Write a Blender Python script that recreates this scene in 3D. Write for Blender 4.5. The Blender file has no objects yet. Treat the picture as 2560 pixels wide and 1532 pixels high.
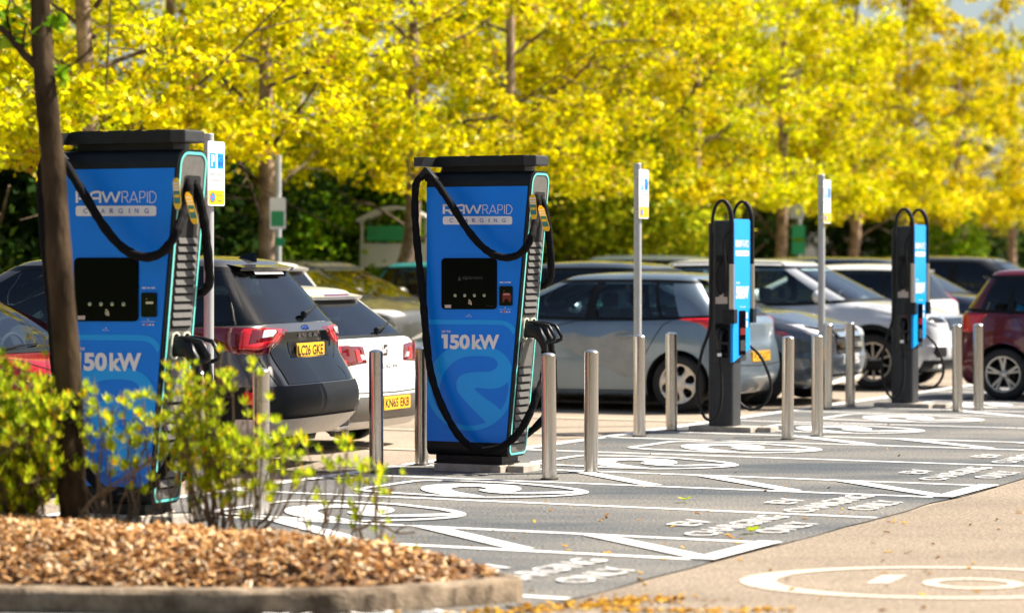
import bpy, math, random
from math import sin, cos, pi, radians, sqrt, atan2
from mathutils import Vector
import numpy as np

# ------------------------------------------------------------------ camera, sky, sun
sc = bpy.context.scene
col = sc.collection
F, HX, HY, H = 6900.0, 1280.0, 649.0, 1.62       # focal length and horizon of the photograph, eye height
cd = bpy.data.cameras.new("camera")
cd.sensor_width = 36; cd.lens = F / 2560 * 36
cd.shift_y = -(766 - HY) / 2560
cd.clip_start = 0.1; cd.clip_end = 3000
cd.dof.use_dof = True; cd.dof.focus_distance = 20.3; cd.dof.aperture_fstop = 1.75
cam = bpy.data.objects.new("camera", cd); col.objects.link(cam)
cam.location = (0, 0, H); cam.rotation_euler = (pi / 2, 0, 0)
sc.camera = cam

SUN_AZ, SUN_EL = radians(14), radians(50)        # azimuth counted from +X towards +Y
sd = Vector((cos(SUN_AZ) * cos(SUN_EL), sin(SUN_AZ) * cos(SUN_EL), sin(SUN_EL)))
w = bpy.data.worlds.new("World"); sc.world = w; w.use_nodes = True
nt = w.node_tree; nt.nodes.clear()
sky = nt.nodes.new("ShaderNodeTexSky"); sky.sky_type = 'NISHITA'; sky.sun_disc = False
sky.sun_elevation = SUN_EL; sky.sun_rotation = atan2(sd.x, sd.y)
sky.air_density = 1.0; sky.dust_density = 2.2; sky.ozone_density = 1.0
bg = nt.nodes.new("ShaderNodeBackground"); bg.inputs[1].default_value = 0.06
ow = nt.nodes.new("ShaderNodeOutputWorld")
nt.links.new(sky.outputs[0], bg.inputs[0]); nt.links.new(bg.outputs[0], ow.inputs[0])
sl = bpy.data.lights.new("sun", 'SUN'); sl.energy = 5.0; sl.angle = radians(0.5); sl.color = (1.0, 0.91, 0.78)
so = bpy.data.objects.new("sun", sl); col.objects.link(so)
so.rotation_euler = (-sd).to_track_quat('-Z', 'Y').to_euler()
sc.view_settings.view_transform = 'Standard'; sc.view_settings.look = 'None'
sc.view_settings.exposure = 1.28; sc.view_settings.gamma = 1
sc.cycles.max_bounces = 6; sc.cycles.transparent_max_bounces = 12
sc.cycles.sample_clamp_indirect = 6

# ------------------------------------------------------------------ frames of the place
U = Vector((sin(radians(26)), cos(radians(26)), 0))      # along the row of chargers, away from the viewer
V = Vector((cos(radians(26)), -sin(radians(26)), 0))     # out of the bays towards the lane
YAW = -radians(26)
O = Vector((-0.28, 21.45, 0))
def uv(u, v, z=0): return O + U * u + V * v + Vector((0, 0, z))
def g(px, py, z=0.0):                                    # point of the level z that the photograph shows at px, py
    Z = (H - z) * F / (py - HY)
    return Vector(((px - HX) * Z / F, Z, z))

# ------------------------------------------------------------------ materials
M = {}
def node(nt, typ, **kw):
    n = nt.nodes.new(typ)
    for k, v in kw.items(): setattr(n, k, v)
    return n
def mat(name, c, rough=0.5, metal=0.0, coat=0.0, var=0.0, scale=8.0, bump=0.0, bscale=60.0, spec=0.5, c2=None, detail=4, emit=None, coords='Object', stretch=None):
    m = bpy.data.materials.new(name); m.use_nodes = True
    nt = m.node_tree; b = nt.nodes["Principled BSDF"]
    b.inputs["Base Color"].default_value = (*c, 1); b.inputs["Roughness"].default_value = rough
    b.inputs["Metallic"].default_value = metal; b.inputs["Specular IOR Level"].default_value = spec
    if coat: b.inputs["Coat Weight"].default_value = coat; b.inputs["Coat Roughness"].default_value = 0.04
    tc = node(nt, "ShaderNodeTexCoord"); src = tc.outputs[coords]
    if stretch:
        mp = node(nt, "ShaderNodeMapping"); mp.inputs["Scale"].default_value = stretch
        nt.links.new(src, mp.inputs[0]); src = mp.outputs[0]
    if var or c2:
        nz = node(nt, "ShaderNodeTexNoise"); nz.inputs["Scale"].default_value = scale; nz.inputs["Detail"].default_value = detail
        nz.inputs["Roughness"].default_value = 0.6
        nt.links.new(src, nz.inputs["Vector"])
        r = node(nt, "ShaderNodeValToRGB"); r.color_ramp.elements[0].position = 0.33; r.color_ramp.elements[1].position = 0.67
        ca = c if c2 is not None else tuple(x * (1 - var) for x in c)
        cb = c2 if c2 is not None else tuple(min(1, x * (1 + var)) for x in c)
        r.color_ramp.elements[0].color = (*ca, 1); r.color_ramp.elements[1].color = (*cb, 1)
        nt.links.new(nz.outputs["Fac"], r.inputs[0]); nt.links.new(r.outputs[0], b.inputs["Base Color"])
        m2 = node(nt, "ShaderNodeMapRange"); m2.inputs[3].default_value = max(0.02, rough - 0.06); m2.inputs[4].default_value = min(1, rough + 0.08)
        nt.links.new(nz.outputs["Fac"], m2.inputs[0]); nt.links.new(m2.outputs[0], b.inputs["Roughness"])
    if bump:
        n2 = node(nt, "ShaderNodeTexNoise"); n2.inputs["Scale"].default_value = bscale; n2.inputs["Detail"].default_value = 3
        nt.links.new(src, n2.inputs["Vector"])
        bp = node(nt, "ShaderNodeBump"); bp.inputs["Strength"].default_value = bump; bp.inputs["Distance"].default_value = 0.01
        nt.links.new(n2.outputs["Fac"], bp.inputs["Height"]); nt.links.new(bp.outputs[0], b.inputs["Normal"])
    if emit: b.inputs["Emission Color"].default_value = (*emit[0], 1); b.inputs["Emission Strength"].default_value = emit[1]
    M[name] = m
    return m

def asphalt(name, base, light, speck, patch=0.35, big=0.35):
    m = bpy.data.materials.new(name); m.use_nodes = True; nt = m.node_tree; b = nt.nodes["Principled BSDF"]
    tc = node(nt, "ShaderNodeTexCoord")
    a = node(nt, "ShaderNodeTexNoise"); a.inputs["Scale"].default_value = big; a.inputs["Detail"].default_value = 6; a.inputs["Roughness"].default_value = 0.65
    mp = node(nt, "ShaderNodeMapping"); mp.inputs["Rotation"].default_value = (0, 0, -YAW); mp.inputs["Scale"].default_value = (0.55, 1.6, 1)
    nt.links.new(tc.outputs["Object"], mp.inputs[0]); nt.links.new(mp.outputs[0], a.inputs["Vector"])
    f = node(nt, "ShaderNodeTexNoise"); f.inputs["Scale"].default_value = 55; f.inputs["Detail"].default_value = 2; f.inputs["Roughness"].default_value = 0.8
    nt.links.new(tc.outputs["Object"], f.inputs["Vector"])
    r = node(nt, "ShaderNodeValToRGB"); r.color_ramp.elements[0].position = 0.5 - patch / 2; r.color_ramp.elements[1].position = 0.5 + patch / 2
    r.color_ramp.elements[0].color = (*base, 1); r.color_ramp.elements[1].color = (*light, 1)
    nt.links.new(a.outputs["Fac"], r.inputs[0])
    r2 = node(nt, "ShaderNodeValToRGB"); r2.color_ramp.elements[0].position = 0.36; r2.color_ramp.elements[1].position = 0.66
    r2.color_ramp.elements[0].color = (1 - speck, 1 - speck, 1 - speck, 1); r2.color_ramp.elements[1].color = (1 + speck, 1 + speck, 1 + speck, 1)
    nt.links.new(f.outputs["Fac"], r2.inputs[0])
    mx = node(nt, "ShaderNodeMix", data_type='RGBA', blend_type='MULTIPLY'); mx.inputs[0].default_value = 1
    nt.links.new(r.outputs[0], mx.inputs[6]); nt.links.new(r2.outputs[0], mx.inputs[7]); nt.links.new(mx.outputs[2], b.inputs["Base Color"])
    bp = node(nt, "ShaderNodeBump"); bp.inputs["Strength"].default_value = 0.6; bp.inputs["Distance"].default_value = 0.008
    nt.links.new(f.outputs["Fac"], bp.inputs["Height"]); nt.links.new(bp.outputs[0], b.inputs["Normal"])
    b.inputs["Roughness"].default_value = 0.85; b.inputs["Specular IOR Level"].default_value = 0.3
    M[name] = m
asphalt("bay_asphalt", (0.060, 0.070, 0.080), (0.185, 0.175, 0.155), 0.75, 0.30, 0.55)
asphalt("lane_asphalt", (0.185, 0.148, 0.110), (0.32, 0.258, 0.190), 0.5, 0.5, 0.4)
asphalt("far_asphalt", (0.21, 0.17, 0.13), (0.37, 0.305, 0.235), 0.3, 0.5, 0.3)

def paint_mark(name, c, worn):
    m = bpy.data.materials.new(name); m.use_nodes = True; nt = m.node_tree; b = nt.nodes["Principled BSDF"]
    tc = node(nt, "ShaderNodeTexCoord"); n = node(nt, "ShaderNodeTexNoise"); n.inputs["Scale"].default_value = 45; n.inputs["Detail"].default_value = 4
    nt.links.new(tc.outputs["Object"], n.inputs["Vector"])
    r = node(nt, "ShaderNodeValToRGB"); r.color_ramp.elements[0].position = 0.22 + worn; r.color_ramp.elements[1].position = 0.34 + worn
    r.color_ramp.elements[0].color = (c[0] * .5, c[1] * .5, c[2] * .5, 1); r.color_ramp.elements[1].color = (*c, 1)
    nt.links.new(n.outputs["Fac"], r.inputs[0]); nt.links.new(r.outputs[0], b.inputs["Base Color"]); b.inputs["Roughness"].default_value = 0.7
    M[name] = m
paint_mark("white_marking", (0.78, 0.765, 0.74), 0.135)
paint_mark("faded_marking", (0.64, 0.54, 0.43), 0.17)

mat("charger_black", (0.010, 0.012, 0.014), 0.45, var=0.25, scale=14, spec=0.25)
mat("charger_grey", (0.12, 0.115, 0.105), 0.55, var=0.12, scale=30, bump=0.12, bscale=300)
mat("louvre_grey", (0.095, 0.09, 0.083), 0.6, var=0.1, scale=30)
mat("dark_hole", (0.004, 0.004, 0.005), 0.8)
mat("teal_trim", (0.11, 0.62, 0.57), 0.35, coat=0.5)
mat("blue_vinyl", (0.000, 0.215, 0.86), 0.35, spec=0.3, var=0.05, scale=2.2)
mat("blue_art", (0.010, 0.37, 0.95), 0.3, spec=0.3)
mat("blue_art_dark", (0.003, 0.078, 0.43), 0.22, coat=0.35)
mat("blue_panel_light", (0.004, 0.30, 0.80), 0.4, spec=0.3, var=0.04, scale=3)
mat("white_vinyl", (0.80, 0.80, 0.82), 0.4)
mat("pale_blue_vinyl", (0.25, 0.50, 0.75), 0.4)
mat("screen_glass", (0.001, 0.001, 0.003), 0.12, spec=0.15)
mat("screen_text", (0.03, 0.035, 0.04), 0.3)
mat("button", (0.35, 0.40, 0.24), 0.3, metal=0.3, var=0.2, scale=90)
mat("reader_red", (0.16, 0.008, 0.01), 0.3)
mat("reader_label", (0.62, 0.22, 0.2), 0.4)
mat("sticker", (0.55, 0.46, 0.42), 0.5, var=0.25, scale=300)
mat("red", (0.65, 0.03, 0.02), 0.4)
mat("orange", (0.85, 0.30, 0.02), 0.4)
mat("rubber", (0.008, 0.008, 0.009), 0.6, spec=0.3, var=0.3, scale=40, bump=0.25, bscale=40)
mat("sleeve", (0.006, 0.006, 0.007), 0.8, var=0.3, scale=25, bump=0.8, bscale=22, spec=0.12)
mat("plug_plastic", (0.007, 0.008, 0.009), 0.35, spec=0.35, var=0.2, scale=30)
mat("socket_ring", (0.62, 0.66, 0.52), 0.3)
mat("tag_yellow", (0.90, 0.58, 0.02), 0.4)
mat("tag_teal", (0.03, 0.22, 0.24), 0.4)
mat("steel", (0.60, 0.575, 0.54), 0.24, metal=1.0, var=0.10, scale=5, stretch=(1, 1, 0.04))
mat("steel_cap", (0.72, 0.72, 0.72), 0.3, metal=1.0)
mat("concrete", (0.40, 0.355, 0.30), 0.85, var=0.25, scale=9, bump=0.4, bscale=60)
mat("kerb_stone", (0.095, 0.065, 0.038), 0.9, c2=(0.34, 0.26, 0.175), scale=7, bump=0.7, bscale=45, detail=8)
mat("grey_post", (0.46, 0.47, 0.47), 0.42, metal=0.25, var=0.06, scale=5)
mat("sign_white", (0.82, 0.82, 0.82), 0.35)
mat("sign_blue", (0.005, 0.30, 0.80), 0.35)
mat("sign_yellow", (0.86, 0.62, 0.01), 0.35)
mat("sign_text", (0.06, 0.06, 0.07), 0.5)
mat("sign_ink_blue", (0.01, 0.12, 0.50), 0.4)
mat("sign_green", (0.02, 0.30, 0.11), 0.4)
mat("spring_metal", (0.55, 0.50, 0.42), 0.35, metal=0.9)
mat("cabinet_grey", (0.034, 0.037, 0.040), 0.5, spec=0.3, var=0.12, scale=14, bump=0.08, bscale=200)
mat("tyre", (0.016, 0.016, 0.017), 0.8, var=0.3, scale=30, bump=0.4, bscale=60)
mat("alloy", (0.52, 0.50, 0.47), 0.32, metal=0.75, var=0.12, scale=20)
mat("alloy_dark", (0.16, 0.16, 0.165), 0.35, metal=0.7)
mat("black_plastic", (0.010, 0.012, 0.014), 0.5, spec=0.16, var=0.2, scale=20)
mat("gloss_black", (0.004, 0.005, 0.006), 0.06, spec=0.35)
mat("underbody", (0.006, 0.006, 0.006), 0.95)
mat("seat_cloth", (0.02, 0.022, 0.026), 0.8)
mat("chrome", (0.80, 0.80, 0.80), 0.08, metal=1)
mat("silver_plastic", (0.50, 0.50, 0.49), 0.35, metal=0.3, var=0.08, scale=8)
mat("lamp_red", (0.42, 0.004, 0.010), 0.12, coat=1)
mat("lamp_bright_red", (0.62, 0.008, 0.012), 0.15, coat=1)
mat("lamp_dark_red", (0.13, 0.003, 0.006), 0.1, coat=1)
mat("lamp_clear", (0.80, 0.80, 0.80), 0.15, metal=0.3, coat=1, var=0.3, scale=40)
mat("plate_yellow", (0.90, 0.47, 0.02), 0.4)
mat("plate_white", (0.80, 0.80, 0.80), 0.4)
mat("badge_blue", (0.01, 0.07, 0.35), 0.2, coat=1)
mat("stain_dust", (0.34, 0.345, 0.33), 0.5, c2=(0.20, 0.235, 0.25), scale=4)
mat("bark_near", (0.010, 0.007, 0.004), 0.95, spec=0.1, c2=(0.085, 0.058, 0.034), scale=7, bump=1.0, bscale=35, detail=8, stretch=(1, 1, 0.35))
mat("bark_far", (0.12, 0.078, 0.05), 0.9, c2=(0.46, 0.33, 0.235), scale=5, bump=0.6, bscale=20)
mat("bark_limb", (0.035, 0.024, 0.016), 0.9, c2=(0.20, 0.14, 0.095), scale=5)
mat("twig", (0.085, 0.055, 0.03), 0.9, c2=(0.20, 0.15, 0.09), scale=14)
mat("building_white", (0.62, 0.62, 0.60), 0.6)
def car_paint(name, c, metal=0.0, rough=0.28, dust=0.08):
    m = mat(name, c, rough, metal=metal, coat=0.9, var=dust, scale=2.5)
    m.node_tree.nodes["Principled BSDF"].inputs["Coat Roughness"].default_value = 0.07
car_paint("paint_graphite", (0.105, 0.100, 0.096), 0.6, 0.25)
car_paint("paint_white", (0.78, 0.78, 0.76))
car_paint("paint_silver", (0.185, 0.245, 0.295), 0.5, 0.3)
car_paint("paint_slate", (0.10, 0.125, 0.15), 0.6, 0.25)
car_paint("paint_pearl", (0.62, 0.64, 0.66), 0.2, 0.3)
car_paint("paint_red", (0.42, 0.006, 0.010), 0.1)
car_paint("paint_maroon", (0.11, 0.003, 0.009), 0.2, 0.25)
car_paint("paint_navy", (0.022, 0.035, 0.060), 0.5, 0.25)
car_paint("paint_olive", (0.060, 0.058, 0.046), 0.2, 0.4)
car_paint("paint_teal", (0.02, 0.30, 0.34), 0.3, 0.3)
car_paint("paint_black", (0.02, 0.02, 0.02), 0.3, 0.25)

def glass(name, tint, refl=0.9):
    m = bpy.data.materials.new(name); m.use_nodes = True; nt = m.node_tree; nt.nodes.clear()
    o = node(nt, "ShaderNodeOutputMaterial"); t = node(nt, "ShaderNodeBsdfTransparent"); t.inputs[0].default_value = (*tint, 1)
    gl = node(nt, "ShaderNodeBsdfGlossy"); gl.inputs["Roughness"].default_value = 0.03; gl.inputs[0].default_value = (refl, refl, refl, 1)
    fr = node(nt, "ShaderNodeFresnel"); fr.inputs[0].default_value = 1.6
    mx = node(nt, "ShaderNodeMixShader"); nt.links.new(fr.outputs[0], mx.inputs[0]); nt.links.new(t.outputs[0], mx.inputs[1]); nt.links.new(gl.outputs[0], mx.inputs[2])
    nt.links.new(mx.outputs[0], o.inputs[0]); M[name] = m
glass("glass_clear", (0.80, 0.94, 0.94)); glass("glass_dark", (0.035, 0.045, 0.05)); glass("glass_mid", (0.24, 0.34, 0.36))

def leafmat(name, stops, trans=0.5, hue=(0.5, 0.5), val=(0.8, 1.1)):
    m = bpy.data.materials.new(name); m.use_nodes = True; nt = m.node_tree; nt.nodes.clear()
    o = node(nt, "ShaderNodeOutputMaterial"); ge = node(nt, "ShaderNodeNewGeometry")
    r = node(nt, "ShaderNodeValToRGB"); cr = r.color_ramp
    while len(cr.elements) < len(stops): cr.elements.new(0.5)
    for e, (p, c) in zip(cr.elements, stops): e.position = p; e.color = (*c, 1)
    nt.links.new(ge.outputs["Random Per Island"], r.inputs[0])
    oi = node(nt, "ShaderNodeObjectInfo"); tc = node(nt, "ShaderNodeTexCoord"); nz = node(nt, "ShaderNodeTexNoise"); nz.inputs["Scale"].default_value = 0.9
    nt.links.new(tc.outputs["Object"], nz.inputs["Vector"])
    hs = node(nt, "ShaderNodeHueSaturation"); mh = node(nt, "ShaderNodeMapRange"); mh.inputs[3].default_value = hue[0]; mh.inputs[4].default_value = hue[1]
    nt.links.new(oi.outputs["Random"], mh.inputs[0]); nt.links.new(mh.outputs[0], hs.inputs["Hue"])
    mv = node(nt, "ShaderNodeMapRange"); mv.inputs[1].default_value = 0.35; mv.inputs[2].default_value = 0.65; mv.inputs[3].default_value = val[0]; mv.inputs[4].default_value = val[1]
    nt.links.new(nz.outputs["Fac"], mv.inputs[0]); nt.links.new(mv.outputs[0], hs.inputs["Value"]); nt.links.new(r.outputs[0], hs.inputs["Color"]); r = hs
    d = node(nt, "ShaderNodeBsdfDiffuse"); t = node(nt, "ShaderNodeBsdfTranslucent"); gl = node(nt, "ShaderNodeBsdfGlossy"); gl.inputs["Roughness"].default_value = 0.35
    nt.links.new(r.outputs[0], d.inputs[0]); nt.links.new(r.outputs[0], t.inputs[0])
    a = node(nt, "ShaderNodeMixShader"); a.inputs[0].default_value = trans
    nt.links.new(d.outputs[0], a.inputs[1]); nt.links.new(t.outputs[0], a.inputs[2])
    b = node(nt, "ShaderNodeMixShader"); b.inputs[0].default_value = 0.008
    nt.links.new(a.outputs[0], b.inputs[1]); nt.links.new(gl.outputs[0], b.inputs[2]); nt.links.new(b.outputs[0], o.inputs[0])
    M[name] = m
leafmat("leaf_gold", [(0, (0.50, 0.24, 0.05)), (0.06, (0.16, 0.22, 0.006)), (0.20, (0.50, 0.48, 0.003)), (0.55, (0.88, 0.76, 0.003)), (0.82, (0.60, 0.64, 0.004)), (0.93, (0.30, 0.38, 0.004)), (1, (0.88, 0.66, 0.12))], 0.45, (0.484, 0.510), (0.86, 1.25))
leafmat("leaf_lime", [(0, (0.16, 0.24, 0.01)), (0.4, (0.36, 0.44, 0.012)), (0.8, (0.60, 0.60, 0.02)), (1, (0.75, 0.62, 0.03))])
leafmat("leaf_dark", [(0, (0.010, 0.028, 0.008)), (0.7, (0.03, 0.075, 0.012)), (1, (0.11, 0.17, 0.015))], 0.3)
leafmat("leaf_green", [(0, (0.05, 0.13, 0.008)), (0.5, (0.17, 0.36, 0.010)), (1, (0.46, 0.60, 0.02))], 0.5)
leafmat("leaf_shrub", [(0, (0.16, 0.28, 0.012)), (0.35, (0.46, 0.60, 0.018)), (0.75, (0.68, 0.76, 0.03)), (0.92, (0.80, 0.72, 0.03)), (1, (0.85, 0.32, 0.02))], 0.5)
leafmat("chips", [(0, (0.12, 0.05, 0.018)), (0.25, (0.40, 0.19, 0.065)), (0.60, (0.70, 0.40, 0.165)), (0.84, (0.86, 0.62, 0.34)), (1, (0.92, 0.80, 0.60))], 0.0)
leafmat("litter", [(0, (0.30, 0.12, 0.02)), (0.6, (0.65, 0.34, 0.03)), (1, (0.75, 0.5, 0.1))], 0.2)
mat("unseen_hedge", (0.010, 0.022, 0.008), 1.0, c2=(0.07, 0.10, 0.015), scale=1.6, bump=1.0, bscale=6, spec=0.0)
mat("soil", (0.10, 0.055, 0.028), 1.0, c2=(0.24, 0.13, 0.065), scale=22, bump=1.0, bscale=40)

# ------------------------------------------------------------------ mesh helpers
class MB:
    def __init__(s): s.v = []; s.f = []; s.m = []; s.mi = 0
    def add(s, vs, fs, mi=None):
        n = len(s.v); s.v += [tuple(p) for p in vs]; s.f += [tuple(i + n for i in f) for f in fs]
        s.m += [s.mi if mi is None else mi] * len(fs); return s
    def box(s, x0, x1, y0, y1, z0, z1, mi=None):
        return s.add([(x0, y0, z0), (x1, y0, z0), (x1, y1, z0), (x0, y1, z0), (x0, y0, z1), (x1, y0, z1), (x1, y1, z1), (x0, y1, z1)],
                     [(0, 3, 2, 1), (4, 5, 6, 7), (0, 1, 5, 4), (1, 2, 6, 5), (2, 3, 7, 6), (3, 0, 4, 7)], mi)
    def prism(s, pts, fn, d0, d1, mi=None, inset=0.0):       # pts 2-D outline (ccw), fn(a, b, d) -> 3-D
        n = len(pts)
        if inset:                                            # a small chamfer on the outer cap
            cx = sum(p[0] for p in pts) / n; cy = sum(p[1] for p in pts) / n
            def ins(p):
                dx, dy = p[0] - cx, p[1] - cy; l = max(1e-6, sqrt(dx * dx + dy * dy)); k = max(0, l - inset) / l
                return (cx + dx * k, cy + dy * k)
            dm = d1 - inset if d1 > d0 else d1 + inset
            vs = [fn(*p, d0) for p in pts] + [fn(*p, dm) for p in pts] + [fn(*ins(p), d1) for p in pts]
            fs = [tuple(reversed(range(n))), tuple(range(2 * n, 3 * n))]
            fs += [(k * n + i, k * n + (i + 1) % n, (k + 1) * n + (i + 1) % n, (k + 1) * n + i) for k in range(2) for i in range(n)]
            return s.add(vs, fs, mi)
        vs = [fn(*p, d0) for p in pts] + [fn(*p, d1) for p in pts]
        return s.add(vs, [tuple(reversed(range(n))), tuple(range(n, 2 * n))] + [(i, (i + 1) % n, n + (i + 1) % n, n + i) for i in range(n)], mi)
    def flat(s, pts, mi=None): return s.add(pts, [tuple(range(len(pts)))], mi)
    def tube(s, pts, r, n=10, mi=None, cap=True):
        pts = [Vector(p) for p in pts]; rs = r if isinstance(r, (list, tuple)) else [r] * len(pts)
        vs = []; t0 = (pts[1] - pts[0]).normalized()
        nrm = t0.orthogonal().normalized()
        for i, p in enumerate(pts):
            t = (pts[min(i + 1, len(pts) - 1)] - pts[max(i - 1, 0)]).normalized()
            nrm = (nrm - t * nrm.dot(t))
            nrm = nrm.normalized() if nrm.length > 1e-6 else t.orthogonal().normalized()
            bn = t.cross(nrm)
            vs += [p + (nrm * cos(2 * pi * k / n) + bn * sin(2 * pi * k / n)) * rs[i] for k in range(n)]
        fs = [(i * n + k, i * n + (k + 1) % n, (i + 1) * n + (k + 1) % n, (i + 1) * n + k) for i in range(len(pts) - 1) for k in range(n)]
        if cap: fs += [tuple(reversed(range(n))), tuple(range((len(pts) - 1) * n, len(pts) * n))]
        return s.add(vs, fs, mi)
    def lathe(s, prof, n=24, fn=None, mi=None):             # prof: (radius, height)
        fn = fn or (lambda x, y, z: (x, y, z)); vs = []
        for r, h in prof: vs += [fn(r * cos(2 * pi * k / n), r * sin(2 * pi * k / n), h) for k in range(n)]
        fs = [(i * n + k, i * n + (k + 1) % n, (i + 1) * n + (k + 1) % n, (i + 1) * n + k) for i in range(len(prof) - 1) for k in range(n)]
        return s.add(vs, fs, mi)
    def stroke(s, pts, wd, fn, mi=None, closed=False):       # ribbon of width wd along a 2-D path mapped by fn(a, b)
        n = len(pts); L = []; R = []
        wds = wd if isinstance(wd, (list, tuple)) else [wd] * n
        for i in range(n):
            a = pts[(i - 1) % n] if (closed or i) else pts[i]; b = pts[(i + 1) % n] if (closed or i < n - 1) else pts[i]
            p = pts[i]
            d1 = (p[0] - a[0], p[1] - a[1]); d2 = (b[0] - p[0], b[1] - p[1])
            l1 = sqrt(d1[0] ** 2 + d1[1] ** 2) or 1; l2 = sqrt(d2[0] ** 2 + d2[1] ** 2) or 1
            if d1 == (0, 0): d1, l1 = d2, l2
            if d2 == (0, 0): d2, l2 = d1, l1
            tx, ty = d1[0] / l1 + d2[0] / l2, d1[1] / l1 + d2[1] / l2; l = sqrt(tx * tx + ty * ty) or 1
            nx, ny = -ty / l, tx / l
            k = max(0.45, nx * -d1[1] / l1 + ny * d1[0] / l1); hw = wds[i] / 2 / k
            L.append(fn(p[0] + nx * hw, p[1] + ny * hw)); R.append(fn(p[0] - nx * hw, p[1] - ny * hw))
        m_ = n if closed else n - 1
        return s.add(L + R, [(n + i, n + (i + 1) % n, (i + 1) % n, i) for i in range(m_)], mi)
    def build(s, name, mats, parent=None, smooth=False, angle=35):
        me = bpy.data.meshes.new(name); me.from_pydata(s.v, [], s.f)
        for m in (mats if isinstance(mats, (list, tuple)) else [mats]): me.materials.append(M[m])
        if any(s.m): me.polygons.foreach_set("material_index", s.m)
        if smooth:
            me.shade_smooth()
            try: me.set_sharp_from_angle(angle=radians(angle))
            except Exception: pass
        me.update()
        o = bpy.data.objects.new(name, me); col.objects.link(o)
        if parent: o.parent = parent
        return o
def tag(o, label=None, cat=None, group=None, kind=None):
    if label: o["label"] = label
    if cat: o["category"] = cat
    if group: o["group"] = group
    if kind: o["kind"] = kind
    return o
def empty(name, loc, rz=0.0, label=None, cat=None, group=None):
    o = bpy.data.objects.new(name, None); col.objects.link(o); o.location = loc; o.rotation_euler = (0, 0, rz)
    o.empty_display_size = 0.2
    return tag(o, label, cat, group)
CH = {}
def children(o):
    return [c for c in col.objects if c.parent == o]
def copy_tree(o, parent=None):
    c = o.copy(); col.objects.link(c)
    if parent: c.parent = parent
    for ch in children(o): copy_tree(ch, c)
    return c
def crom(pts, n=8, closed=False):
    P = [tuple(p) for p in pts]; out = []; N = len(P); D = len(P[0])
    for i in range(N if closed else N - 1):
        if closed: a, b, c, d = P[i - 1], P[i], P[(i + 1) % N], P[(i + 2) % N]
        else: a, b, c, d = P[max(i - 1, 0)], P[i], P[i + 1], P[min(i + 2, N - 1)]
        for k in range(n):
            t = k / n
            out.append(tuple(0.5 * (2 * b[j] + (c[j] - a[j]) * t + (2 * a[j] - 5 * b[j] + 4 * c[j] - d[j]) * t * t + (3 * b[j] - a[j] - 3 * c[j] + d[j]) * t ** 3) for j in range(D)))
    if not closed: out.append(P[-1])
    return out
def rrect(x0, x1, y0, y1, r, n=5):
    out = []
    for cx, cy, a in ((x1 - r, y0 + r, -90), (x1 - r, y1 - r, 0), (x0 + r, y1 - r, 90), (x0 + r, y0 + r, 180)):
        out += [(cx + r * cos(radians(a + 90 * k / n)), cy + r * sin(radians(a + 90 * k / n))) for k in range(n + 1)]
    return out
def circ(cx, cy, r, n=20, ry=None): return [(cx + r * cos(2 * pi * k / n), cy + (ry or r) * sin(2 * pi * k / n)) for k in range(n)]
def textmesh(body, size, bold=0.0, sx=1.0, align='LEFT', space=1.0, line=1.0):
    cu = bpy.data.curves.new("t", 'FONT'); cu.body = body; cu.size = size; cu.offset = bold * size; cu.align_x = align
    cu.space_character = space; cu.space_line = line; cu.resolution_u = 4
    o = bpy.data.objects.new("t", cu); me = bpy.data.meshes.new_from_object(o)
    vs = [(v.co.x * sx, v.co.y) for v in me.vertices]; fs = [tuple(p.vertices) for p in me.polygons]
    bpy.data.objects.remove(o); bpy.data.curves.remove(cu); bpy.data.meshes.remove(me)
    return vs, fs
def addtext(mb, body, size, fn, bold=0.0, sx=1.0, align='LEFT', space=1.0, line=1.0, mi=None):
    vs, fs = textmesh(body, size, bold, sx, align, space, line)
    mb.add([fn(*p) for p in vs], fs, mi); return mb
def textfit(mb, body, x0, x1, y0, y1, fn, bold=0.0, space=1.0, mi=None):      # text filling a given rectangle
    vs, fs = textmesh(body, 1.0, bold, 1.0, 'LEFT', space)
    a = min(p[0] for p in vs); b = max(p[0] for p in vs); c = min(p[1] for p in vs); d = max(p[1] for p in vs)
    mb.add([fn(x0 + (p[0] - a) / (b - a) * (x1 - x0), y0 + (p[1] - c) / (d - c) * (y1 - y0)) for p in vs], fs, mi); return mb
def fastmesh(name, V_, F_, mats, parent=None, smooth=False):
    me = bpy.data.meshes.new(name); V_ = np.asarray(V_, dtype=np.float32); F_ = np.asarray(F_, dtype=np.int32); k = F_.shape[1]
    me.vertices.add(len(V_)); me.vertices.foreach_set("co", V_.ravel())
    me.loops.add(F_.size); me.loops.foreach_set("vertex_index", F_.ravel())
    me.polygons.add(len(F_)); me.polygons.foreach_set("loop_start", np.arange(0, F_.size, k, dtype=np.int32))
    me.update(calc_edges=True); me.validate()
    for m in (mats if isinstance(mats, (list, tuple)) else [mats]): me.materials.append(M[m])
    o = bpy.data.objects.new(name, me); col.objects.link(o)
    if parent: o.parent = parent
    return o
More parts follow.
